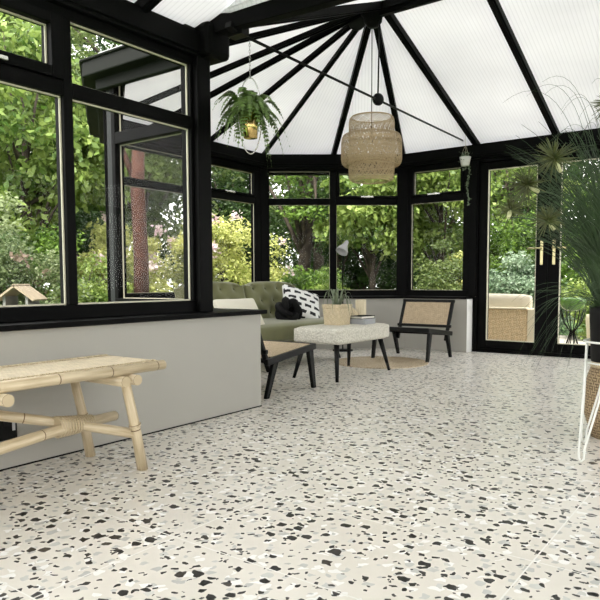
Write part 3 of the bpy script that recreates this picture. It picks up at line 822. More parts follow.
def pillow(name, label, mat, sx, sy, th, loc, rot, cat='cushion'):
    def f(q):
        u, v = abs(q.x)/(sx/2), abs(q.y)/(sy/2)
        q.z *= .18+.82*math.sqrt(max(0, (1-u**2.6)*(1-v**2.6)))
        q.x *= 1-.06*(1-v*v)*u; q.y *= 1-.06*(1-u*u)*v
        return q
    mb = softbox(sx, sy, th, seg=14, puff=0, r=.02, func=f)
    o = mb.build(name, mat); o.location = loc; o.rotation_euler = rot; tag(o, label, cat); return o
# square cushion leaning on the back, patterned
def lean(a, b, h, tilt, spin, twist=0):
    m = Matrix.Translation(P(a, b, h)) @ Matrix.Rotation(ANG+twist, 4, 'Z') @ Matrix.Rotation(PI/2-tilt, 4, 'X') @ Matrix.Rotation(spin, 4, 'Z')
    return m
o = pillow('patterned_cushion', 'white cushion printed with rows of black dashes on the green sofa', 'dash_print', .40, .36, .14, (0, 0, 0), (0, 0, 0)); o.matrix_world = lean(.43, 1.02, .525, .62, -.36, -.30)
o = pillow('cream_cushion', 'plain cream cushion lying at the sofa end behind the window board', 'cream_cloth', .46, .30, .15, (0, 0, 0), (0, 0, 0)); o.matrix_world = lean(-.63, .86, .475, .55, .0, -.05)
# knot cushion: a thick tube tied in a ball
mb = MB(); pts = []
for i in range(150):
    t = 2*PI*i/150*3; 
for i in range(160):
    t = 2*PI*i/160
    rr = .075+.028*math.cos(5*t); pts.append(Vector((rr*math.cos(3*t), rr*math.sin(3*t), .055*math.sin(5*t))))
mb.tube(pts, .031, 10, closed=True)
pts = [Vector((.062*math.cos(t)*math.cos(.5), .075*math.sin(t), .07*math.cos(t))) for t in [2*PI*i/30 for i in range(30)]]
mb.tube(pts, .03, 10, closed=True)
o = mb.build('knot_cushion', 'black_cloth'); o.matrix_world = lean(.12, .94, .478, .35, .3, -.3); tag(o, 'round black knotted cushion in front of the dashed one', 'cushion')

# ribbed drum and adjustable lamp in the bay corner
r = empty('ribbed_vase', (0, 0, 0)); tag(r, 'small ribbed cream vase at the far end of the cream bench behind the books', 'vase')
mb = MB(); n = 28
for zz in (0, .19):
    for k in range(n): q = .042+(.004 if k % 2 else 0); mb.v.append(Vector((q*math.cos(2*PI*k/n), q*math.sin(2*PI*k/n), zz)))
for k in range(n): l = (k+1) % n; mb.face((k, l, n+l, n+k))
mb.face(range(n, 2*n)); mb.face(list(reversed(range(n)))); mb.build('body', 'ribbed_cream', r); place(r, .205, .225, OT)
r = empty('reading_lamp', (.46, 6.86, 0)); tag(r, 'slim black floor lamp with small grey cone shade before the far window', 'lamp')
mb = MB(); mb.lathe([(.0, 0), (.11, 0), (.11, .012), (.02, .02), (0, .02)], (0, 0, 0), 28, caps=False); mb.build('base', 'black_iron', r)
mb = MB(); mb.tube([(0, 0, .01), (0, 0, .95), (.01, -.02, 1.13), (.03, -.03, 1.16)], .006, 8); mb.build('pole', 'black_iron', r)
ax_ = Vector((-.42, -.45, -.75)).normalized(); c0 = Vector((.045, -.03, 1.17))
mb = MB(); mb.lathe([(.012, 0), (.022, .015), (.026, .05), (.062, .13), (.066, .15), (.060, .15), (.055, .13), (.02, .05)], c0, 24, axis=ax_, caps=False); mb.build('lamp_shade', 'grey_metal', r)

# wall socket on the left wall
so = empty('wall_socket', P(-3.19, -.151, .165), ANG); tag(so, 'black double power socket low on the left wall behind the bench', 'socket')
mb = MB(); mb.box(-.125, .06, -.012, .0, -.045, .045); mb.build('plate', 'black_iron', so, bevel=.004)
for xx in (-.075, .015):
    mb = MB(); mb.box(xx-.012, xx+.012, -.017, -.011, .012, .032); mb.build('switch', 'black_pot', so)
mb = MB(); mb.box(.038, .05, -.0135, -.0115, -.01, .025); mb.build('marking', 'grey_metal', so)

# ------------------------------------------------------------------ rattan pendant
pc_ = P(.03, .0, 0)+Vector((-.022, 0, 0))
r = empty('rattan_pendant', (pc_.x, pc_.y, 1.80)); tag(r, 'large tiered woven rattan pendant lamp hanging from the roof boss', 'pendant lamp')
rinv = Matrix.Translation(-Vector((pc_.x, pc_.y, 1.80)))
mb = MB(); mb.tube([(pc_.x, pc_.y, HB-.17), (pc_.x, pc_.y, 1.93)], .0035, 6); mb.build('cord', 'black_iron', r, mtx=rinv)
mb = MB(); mb.lathe([(.0, .0), (.02, 0), (.024, .05), (.012, .08), (0, .085)], (pc_.x, pc_.y, 1.86), 14, caps=False); mb.build('lamp_holder', 'tan_wood', r, mtx=rinv)
def woven_tier(name, prof, nst, turn, wd=.0034):
    """crossing helical strands over a surface of revolution; prof: (r,z) points"""
    mb = MB(); n = 22; th = .0013
    zs = [p[1] for p in prof]; 
    def rad(t):
        k = t*(len(prof)-1); i = min(int(k), len(prof)-2); f = k-i
        return prof[i][0]*(1-f)+prof[i+1][0]*f, prof[i][1]*(1-f)+prof[i+1][1]*f
    for s in (-1, 1):
        for k in range(nst):
            a0 = 2*PI*(k+.5*(s > 0)+.3*rng.uniform(-1, 1))/nst; b = len(mb.v)
            for i in range(n+1):
                t = i/n; rr, z = rad(t); a = a0+s*turn*t; rr += s*.0012
                tx = Vector((-math.sin(a), math.cos(a), 0)); c = Vector((rr*math.cos(a), rr*math.sin(a), z)); rd = Vector((math.cos(a), math.sin(a), 0))
                mb.v += [c-tx*wd/2+rd*th/2, c+tx*wd/2+rd*th/2, c+tx*wd/2-rd*th/2, c-tx*wd/2-rd*th/2]
                if i:
                    q = b+(i-1)*4
                    for m_ in range(4):
                        m2 = (m_+1) % 4; mb.face((q+m_, q+m2, q+4+m2, q+4+m_), [(m_*.003, t), (m2*.003, t), (m2*.003, t+.05), (m_*.003, t+.05)])
    for rr, z in (prof[0], prof[-1]):
        mb.tube([(rr*math.cos(q), rr*math.sin(q), z) for q in [i*2*PI/48 for i in range(48)]], .005, 6, closed=True)
    # horizontal hoops
    for t in np.linspace(.12, .88, 5):
        rr, z = rad(t); mb.tube([(rr*math.cos(q), rr*math.sin(q), z) for q in [i*2*PI/48 for i in range(48)]], .0016, 4, closed=True)
    return mb.build(name, 'rattan_strand', r, mtx=Matrix.Translation((0, 0, -1.80)), loc=(0, 0, 0))
z0 = 1.49
woven_tier('inner_tier', [(.145, 1.548), (.172, 1.556), (.180, 1.58), (.182, 1.66), (.181, 1.80), (.179, 1.95), (.181, 2.00), (.175, 2.035), (.16, 2.045)], 54, 2.4, .0058)
woven_tier('outer_tier', [(.184, 1.665), (.220, 1.668), (.235, 1.685), (.241, 1.72), (.240, 1.78), (.240, 1.84), (.236, 1.88), (.223, 1.905), (.184, 1.912)], 66, 1.5, .0068)

# ------------------------------------------------------------------ hanging fern
fp = rod_at(.026)
r = empty('hanging_fern', (fp.x, fp.y, 1.62)); tag(r, 'green fern in a gold pot inside a wire hoop hung from the tie rod', 'hanging plant')
def F(x, y, z): return Vector((x, y, z-1.62))
mb = MB()
zc = fp.z-.01
k = 0
while zc > 1.86:
    mb.tube([F(.004*math.cos(q)*(k % 2), .004*math.cos(q)*((k+1) % 2), zc-.008+.011*math.sin(q)) for q in [i*PI/4 for i in range(8)]], .0014, 4, closed=True); zc -= .017; k += 1
mb.build('chain', 'steel', r)
HCn = Vector((1, 0, 0))
mb = MB(); mb.tube([F(.062*math.cos(q), 0.01*math.cos(q), 1.655+.205*math.sin(q)) for q in [i*2*PI/48 for i in range(48)]], .0035, 6, closed=True); mb.build('hoop', 'steel', r)
mb = MB(); mb.lathe([(.0, 1.535), (.038, 1.535), (.047, 1.67), (.043, 1.67), (.036, 1.55), (.0, 1.55)], (0, 0, -1.62), 24, caps=False); pt = mb.build('pot', 'gold', r)
mb = MB(); mb.lathe([(0, 1.655), (.043, 1.655)], (0, 0, -1.62), 20, caps=False); mb.build('soil', 'soil', r)
mb = MB()
def frond(mb, base, a, length, rise, droop, lw, n=16):
    d = Vector((math.cos(a), math.sin(a), 0)); side = Z.cross(d); pr = None
    for i in range(n+1):
        t = i/n; c = base+d*(length*(t-.25*t*t))+Z*(rise*math.sin(min(1, t*1.6)*PI/2)-droop*t*t)
        if pr is not None:
            tg = (c-pr).normalized(); nrm = side.cross(tg)
            w_ = lw*math.sin(PI*(.12+.85*t))
            for s in (-1, 1):
                b = len(mb.v); tip = c+side*s*w_+tg*w_*.35-Z*w_*.25+nrm*random.uniform(-.004, .004); hw = length/n*.42+.0015
                mb.v += [c-tg*hw, c+side*s*w_*.55-tg*hw*.7, tip, c+side*s*w_*.55+tg*hw*.9, c+tg*hw]
                mb.face((b, b+1, b+2, b+3, b+4))
            b = len(mb.v); mb.v += [pr-side*.0014, pr+side*.0014, c+side*.0014, c-side*.0014]; mb.face((b, b+1, b+2, b+3))
        pr = c
for i in range(56):
    a = rng.uniform(0, 2*PI); ln = rng.uniform(.13, .27)
    frond(mb, F(.02*math.cos(a), .02*math.sin(a), 1.665), a, ln, rng.uniform(.03, .14), rng.uniform(.06, .24), rng.uniform(.022, .036))
for a, ln, dr in ((.25, .13, .34), (-.2, .11, .30), (.5, .10, .27), (2.7, .17, .22), (-.6, .12, .30), (0.1, .10, .38)):
    frond(mb, F(.02*math.cos(a), .02*math.sin(a), 1.665), a, ln, .06, dr, .022, 20)
mb.build('foliage', 'fern_leaf', r)

# small white pot with trailing vine at the corner post
vp = P(1.86, -.02); r = empty('hanging_vine', (vp.x, vp.y, 1.9)); tag(r, 'small white hanging pot with a thin trailing vine by the corner post', 'hanging plant')
mb = MB(); 
mb.lathe([(0, 0), (.04, 0), (.058, .09), (.052, .09), (.036, .01), (0, .01)], (0, 0, .02), 18, caps=False); mb.build('pot', 'white_ceramic', r)
mb = MB()
for k in range(3): a = k*2.09+.4; mb.tube([(.05*math.cos(a), .05*math.sin(a), .11), (0, 0, .235)], .0015, 4)
mb.tube([(0, 0, .235), (0, 0, .335)], .0015, 4); mb.build('cord', 'rope', r)
mb = MB()
for k in range(190):
    if k < 50: c = Vector((rng.normal(0, .035), rng.normal(0, .035), .10+rng.uniform(0, .06)))
    elif k < 90: c = Vector((rng.normal(0, .045), rng.normal(0, .045), rng.uniform(-.03, .09)))
    else: t = rng.uniform(0, 1); c = Vector((.03+.012*math.sin(9*t)+rng.normal(0, .007), -.01, .02-.40*t+rng.normal(0, .008)))
    u = Vector(rng.normal(0, 1, 3)).normalized(); v = u.orthogonal().normalized(); s = rng.uniform(.008, .014); b = len(mb.v)
    mb.v += [c-u*s, c+v*s*.7, c+u*s, c-v*s*.7]; mb.face((b, b+1, b+2, b+3))
mb.tube([(.03+.012*math.sin(9*t), -.01, .02-.40*t) for t in np.linspace(0, 1, 14)], .0015, 4)
mb.build('vine', 'vine_leaf', r)

# ------------------------------------------------------------------ tall grass plant on hairpin stand
pc2 = Vector((1.345, 2.69, 0))
st = empty('hairpin_stand', pc2); tag(st, 'white wire hairpin plant stand holding the black pot', 'plant stand')
mb = MB(); mb.tube([(.135*math.cos(q), .135*math.sin(q), .49) for q in [i*2*PI/36 for i in range(36)]], .005, 6, closed=True)
mb.tube([(.122*math.cos(q), .122*math.sin(q), .40) for q in [i*2*PI/36 for i in range(36)]], .004, 6, closed=True); mb.build('ring', 'white_wire', st)
for k, a in enumerate((math.atan2(-.11, -.205), math.atan2(.18, -.035), math.atan2(-.06, .21))):
    d = Vector((math.cos(a), math.sin(a), 0)); s = Z.cross(d)
    mb = MB(); f = d*.215+Z*.006
    top1, top2 = d*.12+s*.062+Z*.49, d*.12-s*.062+Z*.49
    pts = [top1, top1.lerp(f+s*.012, .5), f+s*.013+Z*.05, f+s*.012+Z*.012, f, f-s*.012+Z*.012, f-s*.013+Z*.05, top2.lerp(f-s*.012, .5), top2]
    mb.tube(pts, .0048, 8); mb.build('leg', 'white_wire', st)
r = empty('grass_plant', pc2+Z*.405); tag(r, 'tall wispy papyrus grass plant in a black pot by the right edge', 'potted plant')
mb = MB(); mb.lathe([(.0, 0), (.105, 0), (.116, .20), (.116, .235), (.108, .235), (.104, .19), (.0, .19)], (0, 0, 0), 30, caps=False); mb.build('pot', 'black_pot', r)
mb = MB(); mb.lathe([(0, .20), (.103, .20)], (0, 0, 0), 24, caps=False); mb.build('soil', 'soil', r)
def blade(mb, pts, w0, w1):
    b = len(mb.v); n = len(pts)
    for i, p in enumerate(pts):
        t = (pts[min(i+1, n-1)]-pts[max(i-1, 0)]).normalized(); s = t.cross(Vector((.3, 1, .2))).normalized(); w_ = (w0*(1-i/(n-1))+w1*i/(n-1))/2; f = t.cross(s)
        mb.v += [p-s*w_, p+f*w_*.5, p+s*w_]
        if i: q = b+3*(i-1); mb.face((q, q+1, q+4, q+3), None, True); mb.face((q+1, q+2, q+5, q+4), None, True)
mb = MB()
def bez(p0, p1, p2, n=12): return [p0*(1-t)**2+p1*2*t*(1-t)+p2*t*t for t in [i/n for i in range(n+1)]]
for i in range(900):
    a = rng.uniform(0, 2*PI); base = Vector((math.cos(a), math.sin(a), 0))*rng.uniform(0, .085)+Z*.19
    a2 = a+rng.normal(0, .5); d = Vector((math.cos(a2)-.45, math.sin(a2), 0)); h = rng.uniform(.35, .80); out = rng.uniform(.05, .34)
    p1 = base+d*out*.25+Z*h*.75; p2 = base+d*out+Z*(h*rng.uniform(.8, 1.02))
    blade(mb, bez(base, p1, p2), .0040, .0012)
for i in range(110):    # long fine arching ends
    a = rng.uniform(PI*.55, PI*1.5) if i < 60 else rng.uniform(0, 2*PI); d = Vector((math.cos(a), math.sin(a)*.6, 0)); base = d*rng.uniform(.01, .08)+Z*.19
    h = rng.uniform(.35, 1.05); out = rng.uniform(.2, .48)
    blade(mb, bez(base, base+d*out*.25+Z*h*1.15, base+d*out+Z*h*rng.uniform(.5, .95), 16), .0026, .0008)
for i in range(36):     # low arching blades falling to the left
    a = rng.uniform(PI*.8, PI*1.25); d = Vector((math.cos(a), math.sin(a)*.6, 0)); base = d*rng.uniform(.03, .09)+Z*.2
    out = rng.uniform(.15, .42)
    blade(mb, bez(base, base+d*out*.45+Z*rng.uniform(.12, .28), base+d*out+Z*rng.uniform(-.25, .12), 14), .0024, .0007)
mb.build('grass_blades', 'grass_blade', r)
def starburst(c, rad, stub, col='papyrus_leaf'):
    """c relative to plant origin"""
    mb = MB(); ax = Vector(stub).normalized()
    for i in range(110):
        u = Vector(rng.normal(0, 1, 3)).normalized()
        if u.dot(ax) > .8: u = -u
        u = (u-ax*.12).normalized(); q = rad*rng.uniform(.72, 1.08); dr = Vector((0, 0, -1))*q*.10
        pts = [c+u*q*t+dr*t*t for t in (.04, .35, .7, 1)]
        blade(mb, pts, .0052, .0015)
    o = mb.build('flower_head', col, r)
    mb = MB(); mb.tube([c, c+ax*rad*.25, c+ax*rad*.62], [.005, .010, .007], 8); mb.build('flower_stub', 'pale_stub', o)
    end = c+ax*rad*.6; mb = MB(); base = Vector((rng.uniform(-.05, .02), rng.uniform(-.05, .03), .19))
    mb.tube(bez(base, Vector(((base.x*.6+end.x*.4), (base.y*.6+end.y*.4), end.z+.02)), end, 14), .0028, 6); mb.build('stem', 'grass_blade', r)
def head_at(px, py, dist, rad, stub):
    w = Vector(((px-300)/640*dist, dist, .75+(281-py)/640*dist)); starburst(w-(pc2+Z*.405), rad, stub)
head_at(551, 162, 2.50, .092, (.45, .1, -.8))
head_at(525, 187, 2.58, .090, (.8, .1, -.45))
head_at(509, 212, 2.66, .074, (-.35, -.5, -.65))
head_at(546, 222, 2.55, .074, (.55, .1, -.7))
head_at(606, 108, 2.60, .080, (.3, .1, -.8))
# wicker basket on the floor behind the stand
r = empty('wicker_basket', (1.52, 3.02, 0)); tag(r, 'brown wicker basket on the floor beneath the white hairpin stand', 'basket')
mb = MB(); mb.lathe([(0, 0), (.12, 0), (.155, .12), (.15, .26), (.125, .34), (.115, .34), (.14, .26), (.14, .12), (.11, .015), (0, .015)], (0, 0, 0), 28, caps=False); mb.build('body', 'wicker_brown', r)
mb = MB(); mb.tube([(.12*math.cos(q), .12*math.sin(q), .345) for q in [i*2*PI/30 for i in range(30)]], .012, 8, closed=True); mb.build('rim', 'seagrass', r)

# ------------------------------------------------------------------ patio furniture
r = empty('patio_sofa', (0, 0, 0)); tag(r, 'cream rattan garden sofa seen from behind through the glass door', 'garden sofa')
# local x along a (depth away), y along b
mb = MB(); mb.box(0, .07, -.335, .95, .0, .44); mb.build('back_panel', 'patio_rattan', r, bevel=.01)
mb = MB(); mb.box(-.015, .75, -.50, -.337, .0, .45); mb.build('arm', 'patio_cream', r, bevel=.015)
mb = MB(); mb.box(-.015, .75, .952, 1.07, .0, .45); mb.build('arm', 'patio_cream', r, bevel=.015)
mb = MB(); mb.box(.072, .75, -.335, .95, .05, .25); mb.build('seat', 'patio_rattan', r)
mb = MB(); mb.box(-.02, .08, -.335, .95, .442, .462); mb.build('top_rail', 'patio_cream', r, bevel=.006)
for y0, s in ((.29, .65), (.29, -.0)):
    pass
sb = softbox(.14, 1.28, .30, seg=12, puff=.01, r=.05); sb.build('back_cushion', 'patio_cushion', r, loc=(.15, .30, .46))
place(r, 3.0, 0.0, -.03)
r = empty('patio_chair', (0, 0, 0)); tag(r, 'rounded cream garden chair beyond the right-hand glass door', 'garden chair')
mb = MB(); n = 20
for zz, q in ((0, .30), (.05, .33), (.42, .36), (.46, .35), (.46, .31), (.42, .31), (.05, .28)):
    for k in range(n+1): a = PI*.15+PI*1.2*k/n; mb.v.append(Vector((q*math.cos(a), q*math.sin(a), zz)))
for i in range(6):
    for k in range(n): mb.face((i*(n+1)+k, i*(n+1)+k+1, (i+1)*(n+1)+k+1, (i+1)*(n+1)+k), None, True)
mb.build('shell', 'patio_cream', r); mb = MB(); mb.lathe([(0, .05), (.28, .05), (.28, .26), (.25, .29), (0, .29)], (0, 0, 0), 26, caps=False); mb.build('seat_cushion', 'patio_cushion', r)
place(r, 3.15, -1.30, -.09, 1.2)
r = empty('bowl_stand', (0, 0, 0)); tag(r, 'green glazed bowl on a black wire stand outside the right-hand door', 'garden ornament')
mb = MB(); mb.lathe([(0, .50), (.06, .505), (.115, .54), (.135, .60), (.125, .64), (.118, .64), (.125, .60), (.10, .55), (0, .52)], (0, 0, 0), 26, caps=False); mb.build('bowl', 'green_glaze', r)
mb = MB()
for k in range(8):
    a = k*PI/4; c, s = math.cos(a), math.sin(a); mb.tube([(.13*c, .13*s, .52), (.09*c, .09*s, .38), (.02*c, .02*s, .28), (.06*c, .06*s, .15), (.15*c, .15*s, 0)], .006, 5)
mb.build('wire_stand', 'black_iron', r); place(r, 2.62, -.92, -.075)
# bird table outside the left windows
r = empty('bird_table', (-1.76, 4.05, -.16)); tag(r, 'small pale wooden bird table roof just outside the left window', 'bird table')
mb = MB(); mb.tube([(0, 0, 0), (0, 0, .74)], .025, 8); mb.build('post', 'tan_wood', r)
mb = MB(); mb.box(-.13, .13, -.10, .10, .735, .75); mb.build('tray', 'tan_wood', r)
mb = MB(); 
for s in (-1, 1): mb.obox((s*.055, 0, .845), Vector((1, 0, -s*.75)).normalized(), Y_, Vector((s*.75, 0, 1)).normalized(), .08, .11, .006)
mb.build('roof', 'tan_wood', r)
for sx in (-1, 1): mb = MB(); mb.box(sx*.07-.008, sx*.07+.008, -.09, .09, .75, .82); mb.build('side_panel', 'grey_roof', r)

# ------------------------------------------------------------------ planting outside
def leaf_mesh(centres, size, mat, name, parent, droop=.3, elong=1.9, tint=None, mixpos=None):
    n = len(centres)
    d = rng.normal(0, 1, (n, 3)); d[:, 2] = d[:, 2]*.6-droop; d /= np.linalg.norm(d, axis=1)[:, None]
    s = rng.normal(0, 1, (n, 3)); s -= d*(s*d).sum(1)[:, None]; s /= np.linalg.norm(s, axis=1)[:, None]
    nn = np.cross(d, s); sz = size*rng.uniform(.6, 1.25, (n, 1))
    v = np.empty((n, 4, 3)); v[:, 0] = centres; v[:, 1] = centres+d*sz*.5+s*sz/elong*.5+nn*sz*.10
    v[:, 2] = centres+d*sz; v[:, 3] = centres+d*sz*.5-s*sz/elong*.5+nn*sz*.10
    me = bpy.data.meshes.new(name); me.vertices.add(4*n); me.vertices.foreach_set('co', v.reshape(-1).astype(np.float32))
    me.loops.add(4*n); me.loops.foreach_set('vertex_index', np.arange(4*n, dtype=np.int32))
    me.polygons.add(n); me.polygons.foreach_set('loop_start', np.arange(0, 4*n, 4, dtype=np.int32)); me.polygons.foreach_set('loop_total', np.full(n, 4, dtype=np.int32))
    t = rng.uniform(0, 1, n) if tint is None else np.clip(tint+rng.normal(0, .22, n), 0, 1)
    at = me.attributes.new('tint', 'FLOAT', 'FACE'); at.data.foreach_set('value', t.astype(np.float32))
    me.update(calc_edges=True); me.validate()
    me.materials.append(MATS[mat]); o = bpy.data.objects.new(name, me); COL.objects.link(o); o.parent = parent
    return o
def crown_points(n, c, rx, ry, rz, clumps, cr, shell=.55, lo=-1.):
    """leaves gathered in clumps on and inside an ellipsoid"""
    u = rng.normal(0, 1, (clumps, 3)); u /= np.linalg.norm(u, axis=1)[:, None]; u[:, 2] = np.maximum(u[:, 2], lo)
    q = rng.uniform(shell, 1, (clumps, 1)); cc = np.array(c)+u*q*np.array([rx, ry, rz])
    k = rng.integers(0, clumps, n); w = rng.normal(0, 1, (n, 3)); w /= np.linalg.norm(w, axis=1)[:, None]
    r_ = cr*rng.uniform(.15, 1, (n, 1))**.6*rng.uniform(.7, 1.3, clumps)[k][:, None]
    return cc[k]+w*r_*np.array([1, 1, .62]), rng.uniform(.2, .8, clumps)[k], cc
def tree(name, label, cat, x, y, z0, z1, rx, n, size, mat, clumps=40, cr=.4, trunk=.08, bark='bark', group=None, droop=.3, shell=.5, lean=0., ry=None, blossom=None, nb=0, dens=1.):
    g = -.16; r = empty(name, (x, y, g)); tag(r, label, cat, group)
    ry = ry or rx; c = (lean, 0, (z0+z1)/2-g); rz = (z1-z0)/2
    n = int(n*1.9*dens); size *= .66
    pts, t, cc = crown_points(n, c, rx, ry, rz, clumps, cr, shell)
    pts[:, 2] = np.maximum(pts[:, 2], .02)
    leaf_mesh(pts, size, mat, 'foliage', r, droop, tint=t)
    if trunk:
        mb = MB(); top = Vector((lean*.8, 0, c[2]+rz*.55)); m_ = Vector((lean*.25+trunk*.6, 0, c[2]*.45))
        mb.tube([Vector((0, 0, 0)), m_, top.lerp(m_, .5), top], [trunk, trunk*.8, trunk*.6, trunk*.2], 10)
        for i in range(min(clumps, 16)):
            e = Vector(cc[i]); s0 = Vector((0, 0, 0)).lerp(m_, 1) if i % 2 else m_.lerp(top, rng.uniform(.1, .8))
            mb.tube([s0, s0.lerp(e, .5)+Z*.08, e], [trunk*.38, trunk*.24, trunk*.08], 6)
        mb.build('trunk', bark, r)
    if blossom:
        k = rng.integers(0, len(cc), nb); out = (cc[k]-np.array(c))/np.array([rx, ry, rz]); out /= np.linalg.norm(out, axis=1)[:, None]
        hc_ = cc[k]+out*cr*.85; hc_[:, 2] = np.maximum(hc_[:, 2], .15)
        pp = np.repeat(hc_, 26, axis=0)+rng.normal(0, .032, (nb*26, 3)); leaf_mesh(pp, .05, blossom, 'blossom', r, 0, 1.2)
    return r
# far row
fx = [(-11.5, 10.5), (-9, 12.5), (-6.6, 14), (-4.2, 15), (-1.8, 15.5), (.6, 15.5), (3.0, 15.2), (5.4, 14.6), (8.0, 13.5), (10.5, 12)]
for i, (x, y) in enumerate(fx):
    h = [7.5, 8.5, 8.8, 8.2, 5.2, 4.6, 4.7, 5.0, 5.6, 6][i]
    tree('evergreen_tree', 'dark evergreen tree in the far row closing the garden', 'tree', x, y, -.1, h, 1.75, 9000, .20, 'leaf_dark', 95, .62, .14, group='evergreen trees in the far row', shell=.25, dens=.8 if 3 < i < 8 else 1.3)
# left garden
tree('evergreen_shrub', 'broad dark evergreen shrub closing the gap beneath the left olive tree', 'shrub', -3.9, 10.3, -.1, 3.0, 1.2, 8000, .12, 'leaf_dark', 60, .38, .05, shell=.35)
tree('olive_tree', 'tall olive green tree behind the lime green maple', 'tree', -5.3, 10.6, .6, 6.6, 1.9, 14000, .15, 'leaf_olive', 90, .5, .15, shell=.3)
tree('olive_tree', 'tall olive green tree showing above the bay gutter outside', 'tree', -2.9, 11.6, .8, 6.4, 1.7, 12000, .15, 'leaf_olive', 80, .5, .15, shell=.3)
tree('maple_tree', 'lime green maple with drooping leaves outside the left window', 'tree', -3.35, 7.9, 1.25, 3.7, 1.15, 8500, .17, 'leaf_lime', 60, .36, .07, droop=.9, shell=.45)
tree('maple_tree', 'taller lime green maple at the far left beyond the left window', 'tree', -5.1, 8.8, 1.9, 5.2, 1.3, 8500, .17, 'leaf_lime', 60, .4, .09, droop=.9, shell=.45)
tree('leafy_shrub', 'pale sage green shrub right below the left window', 'shrub', -2.62, 5.5, -.1, 1.35, .62, 9000, .062, 'leaf_sage', 70, .22, .03, shell=.4, blossom='blossom_pink', nb=14)
tree('leafy_shrub', 'loose grey green shrub with pinkish tips at the left frame edge', 'shrub', -3.2, 5.9, -.1, 1.75, .75, 10000, .062, 'leaf_sage', 80, .22, .03, shell=.4, blossom='blossom_pink', nb=16)
tree('leafy_shrub', 'low bright green shrub at the foot of the bay outside', 'shrub', -2.1, 6.3, -.1, .95, .42, 4000, .07, 'leaf_lime', 30, .18, .02, shell=.4)
tree('leafy_shrub', 'dark green shrub between the sage shrubs and the maple', 'shrub', -3.3, 7.2, -.1, 1.6, .9, 8000, .09, 'leaf_mid', 60, .28, .04, shell=.4)
tree('leafy_shrub', 'dark green shrub under the taller maple', 'shrub', -4.7, 7.4, -.1, 2.0, 1.0, 8000, .09, 'leaf_mid', 60, .28, .04, shell=.4)
# rhododendron and trunks past the bay
tree('rhododendron', 'yellow green rhododendron with pale pink blossoms behind the sofa', 'shrub', -1.12, 9.2, -.1, 1.72, .78, 9500, .10, 'leaf_yellow', 70, .27, .05, shell=.45, blossom='blossom', nb=60)
tree('rhododendron', 'blossoming rhododendron seen through two panes at the corner of the bay', 'shrub', -2.45, 8.7, -.1, 1.5, .8, 8500, .10, 'leaf_yellow', 60, .27, .05, shell=.45, blossom='blossom', nb=55)
r = empty('tree_trunk', (-1.86, 7.5, -.16)); tag(r, 'reddish brown bare trunk seen through the bay window', 'tree')
mb = MB(); mb.tube([(0, 0, 0), (.01, 0, 1.2), (-.02, .02, 2.0), (.04, 0, 3.4)], [.095, .085, .08, .05], 12); mb.tube([(-.02, .02, 2.0), (-.25, 0, 2.6), (-.5, .1, 3.4)], [.04, .03, .015], 8); mb.build('trunk', 'red_bark', r)
for k, (x, y, lb) in enumerate(((-2.02, 7.35, 'thin pale garden cane closest to the reddish trunk'), (-2.12, 7.3, 'thin pale garden cane farther left of the reddish trunk'))):
    r = empty('garden_cane', (x, y, -.16)); tag(r, lb, 'cane'); mb = MB(); mb.tube([(0, 0, 0), (.01, 0, 1.2), (-.01, 0, 2.1)], .022, 8); mb.build('pole', 'pale_bark', r)
tree('evergreen_shrub', 'dark evergreen shrub filling in low behind the rhododendron blossoms', 'shrub', -.75, 11.8, -.1, 2.1, .9, 6000, .11, 'leaf_dark', 55, .32, .05, shell=.35)
# behind the middle windows
tree('bare_branch_tree', 'leaning dark trunked tree behind the left of the far windows', 'tree', -.12, 10.6, 1.0, 4.2, 1.2, 3000, .12, 'leaf_mid', 40, .30, .13, shell=.3, lean=.5)
tree('bare_branch_tree', 'sparse dark tree just left of the middle mullion', 'tree', .35, 11.8, .9, 4.6, 1.3, 2800, .12, 'leaf_olive', 40, .32, .12, shell=.3, lean=-.3)
tree('ivy_tree', 'dark ivy clad tree behind the middle mullion', 'tree', .55, 9.9, -.1, 3.2, .32, 4200, .09, 'leaf_dark', 50, .2, .08, shell=.2)
tree('leafy_shrub', 'mid green shrub low behind the black knotted cushion', 'shrub', .15, 9.9, -.1, 1.05, .5, 4000, .10, 'leaf_mid', 45, .24, .04, shell=.4)
tree('chestnut_tree', 'fresh green drooping branch tree behind the pendant lamp', 'tree', 1.05, 9.6, 1.15, 2.5, .75, 5200, .17, 'leaf_lime', 40, .30, .06, droop=.8, shell=.4)
tree('leafy_shrub', 'small sunlit shrub directly behind the reading lamp', 'shrub', .52, 9.0, -.1, .95, .25, 2200, .07, 'leaf_lime', 20, .15, .02, shell=.4)
tree('evergreen_shrub', 'very dark evergreen shrub low behind the seagrass basket plant', 'shrub', 1.15, 10.5, -.1, 1.5, .8, 7000, .10, 'leaf_dark', 55, .28, .05, shell=.35)
tree('leafy_tree', 'fresh green leafy tree behind the far right bay window', 'tree', 2.15, 9.9, 1.0, 3.0, .95, 8000, .13, 'leaf_lime', 60, .32, .06, droop=.6, shell=.4)
tree('leafy_shrub', 'yellow green rounded shrub above the lone lounge chair', 'shrub', 2.05, 9.1, -.1, 1.35, .5, 5500, .075, 'leaf_olive', 45, .2, .03, shell=.4)
tree('leafy_shrub', 'pale yellow new growth shrub at the right of the bay window', 'shrub', 2.3, 9.2, .1, 1.15, .3, 3200, .065, 'leaf_yellow', 30, .16, .02, shell=.4)
